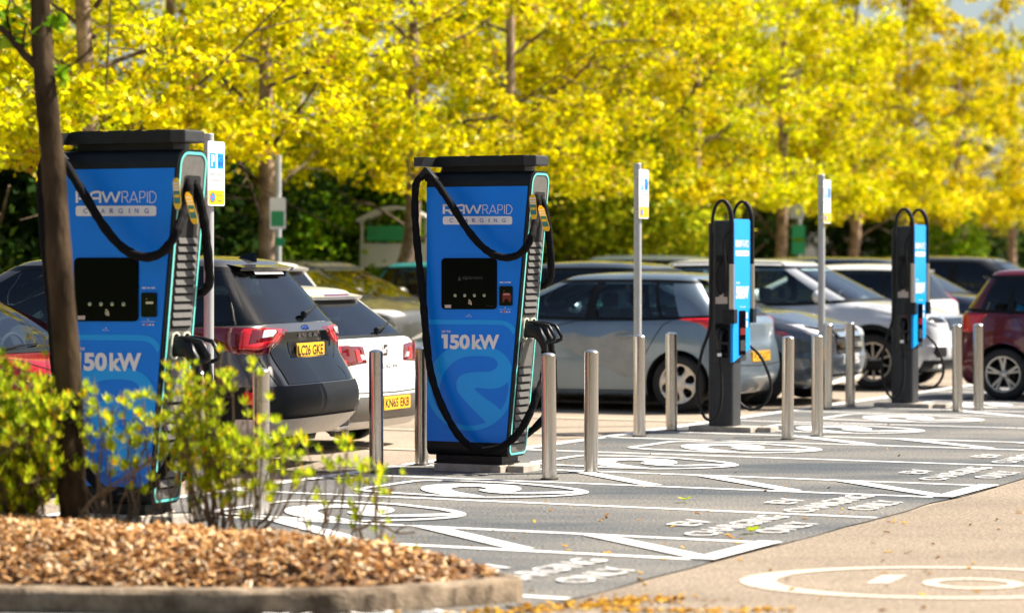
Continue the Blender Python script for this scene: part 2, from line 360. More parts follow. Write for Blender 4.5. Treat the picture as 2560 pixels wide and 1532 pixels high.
# ------------------------------------------------------------------ ground and markings
def gz(u, v, z): p = uv(u, v, z); return (p.x, p.y, p.z)
gr = MB()
n = 40
gr.add([(-400, -20, -0.008), (600, -20, -0.008), (600, 900, -0.008), (-400, 900, -0.008)], [(0, 1, 2, 3)])
tag(gr.build("ground", "far_asphalt"), kind='structure')
ln = MB(); ln.add([gz(-30, 4.14, -0.004), gz(-30, 16, -0.004), gz(60, 16, -0.004), gz(60, 4.14, -0.004)], [(0, 1, 2, 3)])
tag(ln.build("lane_road", "lane_asphalt"), kind='structure')
bay = MB()
random.seed(3)
e1 = [gz(-14 + k * 0.6, 4.12 + random.uniform(-0.035, 0.035), 0) for k in range(90)]
e0 = [gz(-14 + k * 0.6, -0.66 + random.uniform(-0.02, 0.02), 0) for k in range(90)]
bay.add(e0 + e1, [(k, 90 + k, 91 + k, k + 1) for k in range(89)])
tag(bay.build("parking_bay_surface", "bay_asphalt"), kind='structure')

mk = MB()
def gm(z=0.004): return lambda a, b: gz(a, b, z)
def mline(pts, wd): 
    q = []
    for (a, b), (c, d) in zip(pts, pts[1:]):
        L = sqrt((c - a) ** 2 + (d - b) ** 2); k = max(1, int(L / 0.25))
        q += [(a + (c - a) * i / k, b + (d - b) * i / k) for i in range(k)]
    q.append(pts[-1])
    mk.stroke(q, [wd * random.uniform(0.88, 1.1) for _ in q], gm())
PER = 4.84
k0 = [(-5.32 - PER, -4.36 - PER), (-5.32, -4.33), (-0.98, 0.10), (3.86, 4.80), (8.70, 9.62), (13.55, 14.5), (18.4, 19.3), (23.2, 24.1)]
for (a, b) in k0:
    zt = 0.006
    mline([(a, -0.60), (a, 4.10)], 0.082); mline([(b, -0.60), (b, 4.10)], 0.082)
    for v0 in (0.82, 1.88, 2.98):
        mk.stroke([(b - 0.04, v0), (a + 0.04, v0 + 1.08)], 0.14, gm(0.008))
    mk.stroke([(a - 0.03, 4.06), (b + 0.03, 4.06)], 0.14, gm(0.012))
bays = []
for i, (a, b) in enumerate(k0[:-1]):
    a2 = k0[i + 1][0]; mid = (b + a2) / 2 + 0.07
    mline([(mid, -0.60), (mid, 4.12)], 0.082); bays += [(b, mid), (mid, a2)]
mline([(-14, -0.64), (30, -0.64)], 0.12)
# bays behind the row of chargers: plain white lines, worn
mk2 = MB()
for k in range(-4, 16):
    u0 = -0.98 + k * 2.42 + 0.2
    mk2.stroke([(u0, -0.75), (u0, -5.6)], 0.09, gm(0.004))
mk2.stroke([(-14, -5.7), (36, -5.7)], 0.09, gm(0.004))
for k in range(-2, 16): mk2.stroke([(-0.98 + k * 2.42, -5.75), (-0.98 + k * 2.42, -10.4)], 0.09, gm(0.004))
tag(mk2.build("bay_lines", "faded_marking"), kind='structure')

# round emblem of each bay, traced from the clearest one: outline with a tail, and the swirl inside
S8 = 0.38544
def T(pts): return [uvof(g(600 + x * S8, 960 + y * S8)) for x, y in pts]
def uvof(p): d = p - O; return (d.dot(U), d.dot(V))
outline = T([(772, 686), (925, 663), (1100, 637), (1200, 629), (1350, 631), (1500, 634), (1800, 648), (1960, 662), (2100, 676), (2190, 690), (2228, 705), (2190, 718), (2050, 729), (1850, 736), (1600, 739), (1400, 733), (1100, 716), (900, 704), (772, 686)])
swirl_edge = T([(1172, 680), (1195, 666), (1270, 656), (1400, 651), (1560, 652), (1700, 657), (1790, 666), (1826, 683), (1800, 698), (1750, 708), (1900, 706), (2150, 700), (2205, 706), (2150, 712), (1900, 717), (1740, 715), (1610, 706), (1550, 692), (1600, 684), (1560, 671), (1470, 668), (1400, 674), (1368, 684), (1400, 700), (1480, 716), (1600, 738), (1400, 733), (1270, 714), (1195, 697)])
def emblem(off, sc_=1.0):
    c = (-1.92, 1.0)
    f = lambda a, b: gz(a + off, b, 0.008)
    q = crom(outline[:-1], 4, True)
    mk.stroke(q, 0.075, f, closed=True)
    mk.flat([f(a, b) for a, b in crom(swirl_edge, 3, True)])
for i, (a, b) in enumerate(bays):
    if -9 < a < 20: emblem((a + b) / 2 - (bays[5][0] + bays[5][1]) / 2)
    if -12 < a < 16:
        c = (a + b) / 2
        f = lambda x, y: gz(x, y, 0.004)
        ftx = lambda x, y: gz(x, -y, 0.010)
        textfit(mk, "EV", c - 0.17, c + 0.19, -3.32, -3.12, ftx)
        textfit(mk, "CHARGING", c - 0.70, c + 0.66, -3.63, -3.43, ftx)
        textfit(mk, "ONLY", c - 0.36, c + 0.34, -3.95, -3.75, ftx)
tag(mk.build("bay_markings", "white_marking"), kind='structure')

lm = MB()                                              # the speed marking in the lane
lf = lambda x, y: (x, y, 0.0)
cx, cy = g(2352, 1453).x, g(2352, 1453).y
lm.stroke(crom(circ(cx, cy, 0.92, 28, 0.66), 2, True), [0.085 + 0.10 * max(0, -cos(2 * pi * i / 56)) ** 3 for i in range(56)], lf, closed=True)
one = [g(2163, 1457), g(2222, 1457), g(2268, 1436), g(2206, 1436)]
lm.flat([(p.x, p.y, 0.0) for p in one])
c0 = g(2432, 1457)
lm.stroke(circ(c0.x, c0.y, 0.215, 28, 0.20), 0.075, lf, closed=True)
tag(lm.build("lane_markings", "faded_marking"), kind='structure')

# ------------------------------------------------------------------ planted island: kerb, mulch, litter
random.seed(11)
front = [(-6.0, 12.95), (-4.0, 12.80), (-2.4, 12.70), (-1.5, 12.62), (-0.95, 12.60), (-0.62, 12.66), (-0.42, 12.78), (-0.18, 12.93), (0.0, 13.06), (0.05, 13.14), (0.03, 13.22)]
# the island's edge: along the front, round the corner, then back to the left behind the mulch
edge = [Vector((a, b, 0)) for a, b in front] + [Vector((-0.10, 13.34, 0)), Vector((-1.0, 13.80, 0)), Vector((-2.2, 14.42, 0)), Vector((-3.6, 15.15, 0)), Vector((-6, 16.4, 0))]
path = [Vector(p) for p in crom([tuple(p) for p in edge], 8)]
kb = MB(); prof = [(0.0, -0.01), (0.0, 0.090), (0.016, 0.110), (0.085, 0.116), (0.098, 0.10), (0.10, -0.01)]
vs = []
for i, p in enumerate(path):
    t = (path[min(i + 1, len(path) - 1)] - path[max(0, i - 1)]).normalized(); nn = Vector((-t.y, t.x, 0))
    for d, z in prof: vs.append(p + nn * (d + random.uniform(-0.002, 0.002)) + Vector((0, 0, z + (random.uniform(-0.003, 0.003) if z > 0 else 0))))
kn = len(prof)
kb.add(vs, [(i * kn + k, (i + 1) * kn + k, (i + 1) * kn + k + 1, i * kn + k + 1) for i in range(len(path) - 1) for k in range(kn - 1)])
tag(kb.build("kerb", "kerb_stone", smooth=True, angle=40), kind='structure')

poly = [(p.x, p.y) for p in path] 
def edge_dist(x, y):
    best = 1e9
    for i in range(0, len(poly) - 1):
        (ax, ay), (bx, by) = poly[i], poly[i + 1]
        dx, dy = bx - ax, by - ay; L = dx * dx + dy * dy
        t = max(0, min(1, ((x - ax) * dx + (y - ay) * dy) / L)) if L else 0
        best = min(best, (x - ax - t * dx) ** 2 + (y - ay - t * dy) ** 2)
    return sqrt(best)
def inside(x, y):
    c = False; n = len(poly)
    for i in range(n):
        (x1, y1), (x2, y2) = poly[i], poly[(i + 1) % n]
        if (y1 > y) != (y2 > y) and x < (x2 - x1) * (y - y1) / (y2 - y1) + x1: c = not c
    return c
def mound(x, y):
    if not inside(x, y): return 0.05
    d = edge_dist(x, y) - 0.11
    if d < 0: return 0.09
    return 0.105 + 0.245 * (1 - math.exp(-d / 0.27)) + 0.014 * sin(x * 7.3 + y * 3) * cos(y * 9 - x * 4)
gxn, gyn = 150, 70; X0, X1, Y0, Y1 = -5.9, 0.05, 12.6, 16.2
hv = []; hf = []
for j in range(gyn + 1):
    for i in range(gxn + 1):
        x = X0 + (X1 - X0) * i / gxn; y = Y0 + (Y1 - Y0) * j / gyn
        hv.append((x, y, mound(x, y) - 0.012))
ins = [inside(v[0], v[1]) and edge_dist(v[0], v[1]) > 0.07 for v in hv]
for j in range(gyn):
    for i in range(gxn):
        q = [j * (gxn + 1) + i, j * (gxn + 1) + i + 1, (j + 1) * (gxn + 1) + i + 1, (j + 1) * (gxn + 1) + i]
        if all(ins[k] for k in q): hf.append(tuple(q))
soil = MB(); soil.add(hv, hf)
tag(soil.build("soil", "soil", smooth=True), kind='structure')
def flakes(n, place, lo, hi, wlo, whi, th, seed, flat=0.5):
    rnd = random.Random(seed); VV = []; FF = []
    for _ in range(n):
        p = place(rnd)
        if p is None: continue
        L = rnd.uniform(lo, hi) / 2; W_ = rnd.uniform(wlo, whi) / 2
        a = rnd.uniform(0, 2 * pi); tilt = rnd.gauss(0, flat); roll = rnd.gauss(0, flat)
        ax = Vector((cos(a) * cos(tilt), sin(a) * cos(tilt), sin(tilt)))
        ay = Vector((-sin(a) * cos(roll), cos(a) * cos(roll), sin(roll))); az = ax.cross(ay).normalized() * th / 2
        k = len(VV); e = rnd.uniform(0.5, 0.9)
        for s in (-1, 1):
            for (u_, v_) in ((-1, -e), (0.1, -1), (1, -e * .6), (1, e * .6), (-0.2, 1), (-1, e)): VV.append(p + ax * L * u_ + ay * W_ * v_ + az * s)
        FF.append([(k, k + 5, k + 4, k + 3, k + 2, k + 1), (k + 6, k + 7, k + 8, k + 9, k + 10, k + 11)] + [(k + i, k + (i + 1) % 6, k + 6 + (i + 1) % 6, k + 6 + i) for i in range(6)])
    return VV, [f for g_ in FF for f in g_]
def on_mound(rnd):
    x = rnd.uniform(-3.6, 0.0); y = rnd.uniform(12.68, 15.0)
    if not inside(x, y) or edge_dist(x, y) < 0.115: return None
    return Vector((x, y, mound(x, y) + rnd.uniform(-0.008, 0.016)))
VV, FF = flakes(21000, on_mound, 0.016, 0.058, 0.008, 0.022, 0.005, 5)
mu = MB(); mu.add(VV, FF)
tag(mu.build("mulch", "chips"), "orange brown wood chips heaped over the planted island inside the kerb", "mulch", kind='stuff')
def on_road(rnd):
    if rnd.random() < 0.55:
        t = rnd.random() ** 0.7; x = -0.35 + 1.15 * t + rnd.gauss(0, 0.10); y = 12.55 + 0.72 * t - 0.05 + rnd.gauss(0, 0.07)
        if edge_dist(x, y) < 0.02 or inside(x, y): return None
    elif rnd.random() < 0.5: x = rnd.uniform(0.4, 1.3); y = 12.75 + rnd.gauss(0, 0.05)
    else: x = rnd.uniform(-0.5, 3.5); y = rnd.uniform(12.3, 18)
    return Vector((x, y, 0.006)) if not inside(x, y) else None
VV, FF = flakes(520, on_road, 0.02, 0.05, 0.012, 0.026, 0.003, 8, 0.25)
fl = MB(); fl.add(VV, FF)
tag(fl.build("fallen_leaves", "litter"), "dry orange leaf litter scattered on the lane by the kerb corner", "leaf litter", kind='stuff')
VV, FF = flakes(170, lambda r: uv(r.uniform(-6, 12), r.uniform(-0.5, 4), 0.007), 0.010, 0.028, 0.008, 0.016, 0.002, 9, 0.3)
fl = MB(); fl.add(VV, FF)
tag(fl.build("bay_litter", "litter"), "tiny dry leaves and bud scales lying on the dark bays", "leaf litter", kind='stuff')

# a broken-off sprig of green leaves lying in the bay
def sprig(px, py, s, seed, label):
    rnd = random.Random(seed); c = g(px, py); m = MB()
    for k in range(5):
        a = rnd.uniform(0, 6.28); L = s * rnd.uniform(.6, 1); p = c + Vector((cos(a), sin(a), 0)) * L * 0.4
        ax = Vector((cos(a), sin(a), rnd.uniform(0.1, .5))) * L * .5; ay = Vector((-sin(a), cos(a), 0)) * L * .28
        q = [p - ax, p - ax * .3 + ay, p + ax * .5 + ay * .8, p + ax, p + ax * .5 - ay * .8, p - ax * .3 - ay]
        m.flat([(v.x, v.y, v.z + 0.03) for v in q])
    tag(m.build("leaf_sprig", "leaf_shrub"), label, "leaf")
sprig(1876, 1334, 0.085, 1, "bright green leaf sprig lying beside the white ONLY letters")
sprig(1710, 1256, 0.07, 2, "small green leaf on the dark asphalt between two bay lines")

# ------------------------------------------------------------------ steel bollards
def make_bollard(h=0.92, r=0.0545):
    root = empty("bollard", (0, 0, 0))
    m = MB(); m.lathe([(r, 0), (r, h - 0.004), (r - 0.003, h)], 40); m.build("post", "steel", root, True, 30)
    c = MB(); c.lathe([(r - 0.003, h), (r - 0.012, h + 0.006), (r * .5, h + 0.013), (0.0005, h + 0.016)], 40); c.build("cap", "steel_cap", root, True)
    f = MB(); f.lathe([(r + 0.012, 0.004), (r + 0.011, 0.009), (r, 0.012)], 32); f.build("base_sealant", "rubber", root, True)
    return root
bol = [((490.8, 1300), "steel bollard half hidden by the shrub, nearest the planted island's tree"),
       ((652, 1288), "steel bollard rising from the end of the shrub in front of the grey car's bumper"),
       ((941.5, 1179.6), "steel bollard left of the middle tall charger, in front of the white hatchback's rear"),
       ((1054, 1162), "steel bollard tucked directly behind the left cable of the middle tall charger"),
       ((1373.7, 1197.9), "steel bollard directly under the plugs of the middle tall charger"),
       ((1477.4, 1180.9), "steel bollard in front of the silver car's front door, right of the middle tall charger"),
       ((1598.4, 1091), "steel bollard directly in front of the middle parking sign's post"),
       ((1679, 1076.8), "steel bollard in front of the silver car's rear wheel"),
       ((1969, 1098.5), "steel bollard just right of the nearer slim charger, before the slate car's wing"),
       ((2043.6, 1090.3), "steel bollard in front of the slate car's headlamp"),
       ((2068, 1022.4), "steel bollard beside the foot of the farthest parking sign's post"),
       ((2125.7, 1015.8), "steel bollard in front of the slate car's number plate"),
       ((2393.7, 1028.8), "steel bollard between the farthest slim charger and the maroon car"),
       ((2446.8, 1026), "steel bollard in front of the maroon car's rear bumper corner")]
b0 = make_bollard()
for i, ((px, py), lab) in enumerate(bol):
    o = b0 if i == 0 else copy_tree(b0)
    o.location = g(px, py); o.rotation_euler = (0.008 * sin(i * 2.1), 0.008 * cos(i * 3.7), i * 1.3)
    tag(o, lab, "bollard", "steel bollards guarding the chargers")
# ------------------------------------------------------------------ tall rapid chargers
C0 = Vector((-0.658, 21.305, 0))
def ray_front(px, py, off=0.0, C=C0):                  # charger frame (x along the face, y depth, z) seen at a pixel, off metres in front of the face
    d = Vector(((px - HX) / F, 1, -(py - HY) / F)); t = (-off + C.dot(U)) / d.dot(U)
    p = d * t; return ((p - C).dot(V), -off, H + p.z)
def ray_side(px, py, x, C=C0):
    d = Vector(((px - HX) / F, 1, -(py - HY) / F)); t = (x + C.dot(V)) / d.dot(V)
    p = d * t; return (x, (p - C).dot(U), H + p.z)
D = 0.33
xs = lambda z: 0.677 + 0.0946 * z
def make_tall_charger():
    root = empty("rapid_charger", C0, YAW)
    # housing
    prof = rrect(0, D, 0.115, 2.295, 0.05, 5)
    prof = [p for p in prof]
    def rr(y, z):
        return (y, z)
    outl = []
    for cy, cz, a, r in ((D - .06, .175, -90, .06), (D - .095, 2.20, 0, .095), (.095, 2.20, 90, .095), (.06, .175, 180, .06)):
        outl += [(cy + r * cos(radians(a + 15 * k)), cz + r * sin(radians(a + 15 * k))) for k in range(7)]
    m = MB(); nn = len(outl); m.v = [(0.0 + 0.0 * z, y, z) for y, z in outl] + [(xs(z), y, z) for y, z in outl]
    m.add([], []); m.f = [tuple(range(nn)), tuple(reversed(range(nn, 2 * nn)))] + [((i + 1) % nn, i, nn + i, nn + (i + 1) % nn) for i in range(nn)]; m.m = [0] * len(m.f)
    m.build("housing", "charger_black", root, True, 40)
    # front panel and its graphics
    y0 = -0.007
    fp = MB(); fp.add([(0.003, y0, .2245), (xs(.2245) - .016, y0, .2245), (xs(2.178) - .016, y0, 2.178), (0.003, y0, 2.178),
                       (0.003, .003, .2245), (xs(.2245) - .016, .003, .2245), (xs(2.178) - .016, .003, 2.178), (0.003, .003, 2.178)],
                      [(0, 1, 2, 3), (0, 4, 5, 1), (1, 5, 6, 2), (2, 6, 7, 3), (3, 7, 4, 0)])
    panel = fp.build("front_panel", "blue_vinyl", root)
    A = lambda off: (lambda px, py: ray_front(px, py, off))
    c4 = lambda x, y: (1000 + x * 0.32345, 360 + y * 0.32345)     # from the two enlarged views to picture coordinates
    c5 = lambda x, y: (1000 + x * 0.32338, 760 + y * 0.32338)
    def P4(off): return lambda x, y: ray_front(*c4(x, y), off)
    def P5(off): return lambda x, y: ray_front(*c5(x, y), off)
    def clipx(p): x, y, z = p; return (max(0.005, min(x, xs(z) - 0.018)), y, z)
    # lighter band and ring art
    ba = MB(); f = P5(0.009)
    band = [(210, 118), (800, 122), (850, 135), (885, 160), (897, 185)]
    ba.stroke(crom([(150, 138), (400, 139), (700, 141), (800, 147), (852, 172), (890, 225)], 5), 36, lambda x, y: clipx(f(x, y)))
    ring = crom([(262, 470), (300, 420), (370, 370), (470, 330), (590, 310), (700, 318), (790, 355), (850, 420), (870, 500), (850, 570), (800, 625), (720, 655), (580, 657), (700, 760), (800, 838), (845, 810), (862, 795)], 5)
    big = circ(540, 640, 318, 48, 318)
    ba.stroke([p for p in big], 38, lambda x, y: clipx(f(x, y)), closed=True)
    sw = [(270, 640), (262, 520), (300, 440), (380, 372), (500, 335), (620, 322), (740, 345), (820, 400), (862, 480), (868, 540), (835, 600), (780, 640), (700, 656), (575, 658), (800, 838), (690, 912), (620, 870), (480, 720), (440, 660), (440, 590), (480, 545), (560, 525), (680, 522), (735, 500), (755, 465), (735, 425), (680, 405), (600, 400), (500, 410), (420, 445), (350, 520), (310, 620), (300, 700)]
    f2 = P5(0.010); ba.flat([clipx(f2(x, y)) for x, y in reversed(crom(sw, 3, True))])
    ba.build("emblem_art", "blue_art", panel)
    # lettering
    le = MB(); f = P4(0.012)
    R_ = lambda pts, wd: le.stroke(pts, wd, f)
    # R A W in heavy strokes
    R_([(339, 540), (339, 474)], 17); R_(crom([(331, 474), (375, 474), (398, 486), (398, 502), (375, 513), (350, 513)], 4), 15); R_([(372, 513), (402, 541)], 16)
    R_([(431, 541), (431, 500)], 16); R_(crom([(431, 505), (437, 482), (462, 474), (488, 474), (497, 490)], 4), 15); R_([(494, 474), (494, 541)], 16); R_([(431, 513), (494, 513)], 13)
    R_([(509, 470), (536, 538)], 15); R_([(536, 538), (567, 474)], 13); R_([(567, 474), (596, 538)], 13); R_([(596, 538), (624, 470)], 15)
    R_([(331, 474), (398, 474)], 13)
    # RAPID in thin strokes
    t = 5
    R_([(640, 541), (640, 470)], t); R_(crom([(640, 472), (668, 472), (678, 488), (668, 505), (642, 506)], 4), t); R_([(660, 506), (682, 541)], t)
    R_([(690, 541), (718, 470)], t); R_([(718, 470), (744, 541)], t); R_([(700, 521), (735, 521)], t)
    R_([(757, 541), (757, 470)], t); R_(crom([(757, 472), (783, 472), (793, 490), (783, 508), (759, 509)], 4), t)
    R_([(808, 470), (808, 541)], t)
    R_([(823, 541), (823, 470)], t); R_(crom([(823, 472), (845, 472), (863, 490), (866, 506), (860, 525), (845, 540), (823, 540)], 4), t)
    def cap(px0, px1, py0, py1, r): return [f(x, y) for x, y in reversed(rrect(px0, px1, py0, py1, r, 5))]
    le.build("brand_lettering", "white_vinyl", panel); le = MB(); le.flat(cap(331, 867, 559, 623, 16)); le.build("banner", "white_vinyl", panel); le = MB()
    g5 = P5(0.012)
    textfit(le, "UP TO", 324, 392, 221, 203, g5, bold=0.03)
    # 150kW drawn as solid block characters
    def blk(*pts): le.flat([g5(x, y) for x, y in reversed(pts)])
    blk((322, 233), (369, 233), (369, 343), (338, 343), (338, 262), (322, 262))
    textfit(le, "50", 384, 540, 349, 234, g5, bold=0.045)
    textfit(le, "kW", 556, 768, 349, 236, g5, bold=0.045)
    le.build("power_lettering", "white_vinyl", panel); le = MB()
    # small arrows and captions
    le.flat([f(807, 1268), f(818, 1268), f(812, 1259)]); le.flat([f(528, 1322), f(539, 1322), f(533, 1313)])
    for i, (x0, x1, y0, y1, mi) in enumerate([(770, 858, 1063, 1075, 0), (772, 790, 1293, 1302, 0)]):
        textfit(le, "0808 164 4968" if i == 0 else "VISA", x0, x1, y1, y0, f, bold=0.03)
    textfit(le, "CARD PAYMENT", 770, 858, 1282, 1275, f); textfit(le, "RFID Reader", 510, 556, 1335, 1328, f)
    for x in (826, 846): le.flat([f(a, b) for a, b in reversed(rrect(x - 6, x + 6, 1293, 1302, 2, 2))])
    le.build("captions", "white_vinyl", panel)
    le = MB(); f3 = P4(0.016)
    for chx, c in ((396, "C"), (455, "H"), (513, "A"), (570, "R"), (630, "G"), (688, "I"), (737, "N"), (802, "G")):
        wd = {"I": 3, "C": 13, "G": 14}.get(c, 12)
        textfit(le, c, chx - wd, chx + wd, 606, 576, f3)
    le.build("banner_lettering", "sign_ink_blue", panel)
    mc = MB(); f = P4(0.012); mc.flat([f(a, b) for a, b in reversed(circ(802, 1297, 6, 12))]); mc.build("card_mark_red", "red", panel)
    mc = MB(); f = P4(0.014); mc.flat([f(a, b) for a, b in reversed(circ(809, 1297, 6, 12))]); mc.build("card_mark_orange", "orange", panel)
    # screen with buttons
    s = MB(); z0 = -0.009
    scr = [ray_front(*c4(a, b), 0.008) for a, b in reversed(rrect(322, 750, 882, 1277, 30, 7))]
    s.prism([(p[0], p[2]) for p in scr], lambda a, b, d: (a, d, b), -0.006, -0.016, inset=0.003)
    screen = s.build("screen", "screen_glass", root, True, 30)
    for x in (427, 501, 576, 651):
        bt = MB(); p = ray_front(*c4(x, 1170), 0.016); bt.lathe([(0.0130, 0), (0.0130, 0.004), (0.009, 0.0065), (0.0002, 0.007)], 16, lambda a, b, h, p=p: (p[0] + a, -0.016 - h, p[2] + b)); bt.build("button", "button", screen, True)
    ic = MB(); f = P4(0.0175)
    for r in (12, 24, 36): ic.stroke([(525 + r * sin(radians(a)) * .75, 1236 - r * cos(radians(a)) * .95) for a in range(12, 105, 15)], 5.5, f)
    ic.build("contactless_symbol", "steel_cap", screen)
    ic = MB(); ic.flat([f(a, b) for a, b in ((460, 1018), (474, 1056), (446, 1056))]); textfit(ic, "alpitronic", 482, 640, 1054, 1018, f, bold=0.01)
    textfit(ic, "hypercharger", 668, 728, 1256, 1247, f); ic.build("screen_lettering", "screen_text", screen)
    ic = MB(); ic.flat([f(a, b) for a, b in reversed(rrect(345, 395, 1242, 1266, 2, 2))]); ic.build("screen_sticker", "sticker", screen)
    # card reader
    s = MB(); rd = [ray_front(*c4(a, b), 0.008) for a, b in reversed(rrect(771, 871, 1099, 1249, 7, 4))]
    s.prism([(p[0], p[2]) for p in rd], lambda a, b, d: (a, d, b), -0.006, -0.020, inset=0.002)
    rdo = s.build("card_reader", "gloss_black", root, True, 30)
    ic = MB(); f = P4(0.0215); ic.flat([f(a, b) for a, b in ((790, 1165), (793, 1153), (853, 1153), (859, 1165), (859, 1205), (852, 1222), (842, 1222), (835, 1200), (810, 1200), (803, 1222), (792, 1222))][::-1]); ic.build("reader_window", "reader_red", rdo)
    ic = MB(); f = P4(0.023); ic.flat([f(a, b) for a, b in reversed(rrect(798, 848, 1154, 1168, 2, 2))]); ic.flat([f(a, b) for a, b in reversed(circ(804, 1137, 3, 8))]); ic.build("reader_label", "reader_label", rdo)
    # side panel: grey face in a recess of the right side, outlined in teal
    X = lambda z, e=0.0: xs(z) + e
    def side_outline(ins, r1, r2, z0_=.115, z1_=2.295):
        o = []
        for cy, cz, a, r in ((D - ins - r2, z0_ + ins + r2, -90, r2), (D - ins - r1, z1_ - ins - r1, 0, r1), (ins + r1, z1_ - ins - r1, 90, r1), (ins + r2, z0_ + ins + r2, 180, r2)):
            o += [(cy + r * cos(radians(a + 15 * k)), cz + r * sin(radians(a + 15 * k))) for k in range(7)]
        return o
    sp = MB(); so_ = side_outline(.036, .062, .035)
    sp.flat([(X(z, .006), y, z) for y, z in so_]); sp.add([(X(z, .006), y, z) for y, z in so_] + [(X(z, -.004), y, z) for y, z in so_],
           [(i, i + len(so_), (i + 1) % len(so_) + len(so_), (i + 1) % len(so_)) for i in range(len(so_))])
    spo = sp.build("side_panel", "charger_grey", root)
    tr = MB(); to = side_outline(.024, .072, .042)
    def dens(o, k=4): return [tuple(a + (b - a) * t / k for a, b in zip(o[i], o[(i + 1) % len(o)])) for i in range(len(o)) for t in range(k)]
    to = dens(to, 1)
    tr.stroke(to, .0165, lambda y, z: (X(z, .011), y, z), closed=True)
    tr.build("light_strip", "teal_trim", root)
    # recess where the cables leave
    rc = MB(); ro = rrect(.075, .262, 1.76, 2.135, .02, 3)
    rc.flat([(X(z, .0085), y, z) for y, z in ro]); rc.build("cable_recess", "dark_hole", spo)
    # louvres
    def louvres(z0_, z1_, n, ya, yb, name):
        lv = MB(); bk = MB()
        bo = rrect(ya - .006, yb + .006, z0_ - .012, z1_ + .006, .012, 3); bk.flat([(X(z, .0085), y, z) for y, z in bo]); bk.build("louvre_backing", "dark_hole", spo)
        for i in range(n):
            z = z0_ + (z1_ - z0_) * (i + .08) / n; h = (z1_ - z0_) / n * .70
            o = [(ya, z), (yb, z), (yb, z + h * .72), (yb - .014, z + h), (ya + .004, z + h)]
            m_ = len(o)
            vs = [(X(b, .010), a, b) for a, b in o] + [(X(b, .011 + .013 * max(0, 1 - (b - z) / h) ** .7), a, b) for a, b in o]
            lv.add(vs, [tuple(range(m_, 2 * m_))] + [(k, (k + 1) % m_, (k + 1) % m_ + m_, k + m_) for k in range(m_)])
        lv.build(name, "louvre_grey", root)
    louvres(1.21, 1.765, 11, .058, .272, "upper_louvres")
    louvres(.22, .80, 10, .055, .272, "lower_louvres")
    hd = MB(); ho = rrect(.045, .092, .815, .99, .022, 4); hd.prism([(a, b) for a, b in ho], lambda a, b, d: (X(b, d), a, b), .006, .016, inset=.004); hd.build("door_latch", "gloss_black", root, True, 30)
    # sockets and plugs
    for k, yc in enumerate((.110, .232)):
        so2 = MB(); o = rrect(yc - .042, yc + .042, 1.015, 1.172, .038, 5)
        so2.stroke(o, .013, lambda y, z: (X(z, .020), y, z), closed=True)
        so2.add([(X(z, .006), y, z) for y, z in o] + [(X(z, .020), y, z) for y, z in o], [(i, (i + 1) % len(o), (i + 1) % len(o) + len(o), i + len(o)) for i in range(len(o))])
        so2.build("socket_ring", "socket_ring", root)
        ii = MB(); o = rrect(yc - .036, yc + .036, 1.021, 1.166, .034, 5); ii.flat([(X(z, .012), y, z) for y, z in o]); ii.build("socket", "dark_hole", root)
        # plug: body out of the socket, then angled grip with an open loop handle
        x0 = X(1.1)
        pl = MB()
        sec = lambda c, ax, hw, hh: None
        def hull(stations):                              # (centre x, centre z, half height, half width, tilt)
            vs = []; n_ = 12
            for cx_, cz_, hh, hw, ti in stations:
                for q in range(n_):
                    a = 2 * pi * q / n_; e = .62
                    yy = hw * (abs(cos(a)) ** e) * (1 if cos(a) >= 0 else -1); hh_ = hh * (abs(sin(a)) ** e) * (1 if sin(a) >= 0 else -1)
                    vs.append((cx_ - sin(ti) * hh_, yc + yy, cz_ + cos(ti) * hh_))
            fs = [(i * n_ + q, i * n_ + (q + 1) % n_, (i + 1) * n_ + (q + 1) % n_, (i + 1) * n_ + q) for i in range(len(stations) - 1) for q in range(n_)]
            pl.add(vs, fs + [tuple(reversed(range(n_))), tuple(range((len(stations) - 1) * n_, len(stations) * n_))])
        hull([(x0, 1.085, .060, .028, 0), (x0 + .075, 1.082, .058, .030, -.1), (x0 + .115, 1.062, .048, .030, -.5), (x0 + .155, 1.008, .034, .026, -1.0), (x0 + .172, .955, .026, .024, -1.3), (x0 + .176, .915, .024, .022, -1.5)])
        # loop handle
        hp = [(x0 + .03, 1.140), (x0 + .10, 1.139), (x0 + .16, 1.128), (x0 + .205, 1.118), (x0 + .228, 1.085), (x0 + .258, 1.035), (x0 + .256, 1.012), (x0 + .22, .998), (x0 + .165, .99)]
        pl.tube([(a, yc, b) for a, b in hp], [.014] * 3 + [.015] * 6, 8)
        pl.tube([(x0 + .11, yc, 1.12), (x0 + .14, yc, 1.08), (x0 + .175, yc, 1.02)], .012, 8)
        pl.build("plug", "plug_plastic", root, True, 50)
    # tags tied to the cables
    for (p0_, p1_, of_) in (((1332, 486), (1336, 548), .16), ((1352, 514), (1369, 578), .07)):
        A0 = Vector(ray_front(*p0_, of_)); A1 = Vector(ray_front(*p1_, of_)); ax_ = A1 - A0; wx_ = Vector((1.25, -.5, 0)); pn = Vector((.05, -.20, 0))
        def tf(a, b, e=0.0): return A0 + ax_ * b + wx_ * a + pn * (.10 + e)
        tg = MB(); o_ = ((-.026, .12), (-.010, 0), (.010, 0), (.026, .12), (.028, .86), (.016, 1), (-.016, 1), (-.028, .86))
        tg.add([tf(a, b) for a, b in o_] + [tf(a, b, -.012) for a, b in o_], [tuple(range(8)), tuple(reversed(range(8, 16)))] + [(i, (i + 1) % 8, 8 + (i + 1) % 8, 8 + i) for i in range(8)]); tgo = tg.build("cable_tag", "tag_yellow", root)
        tg = MB(); tg.flat([tf(a, b, .006) for a, b in ((-.024, .42), (.024, .42), (.024, .82), (-.024, .82))]); tg.build("tag_print", "tag_teal", tgo)
        tg = MB(); n_ = 0
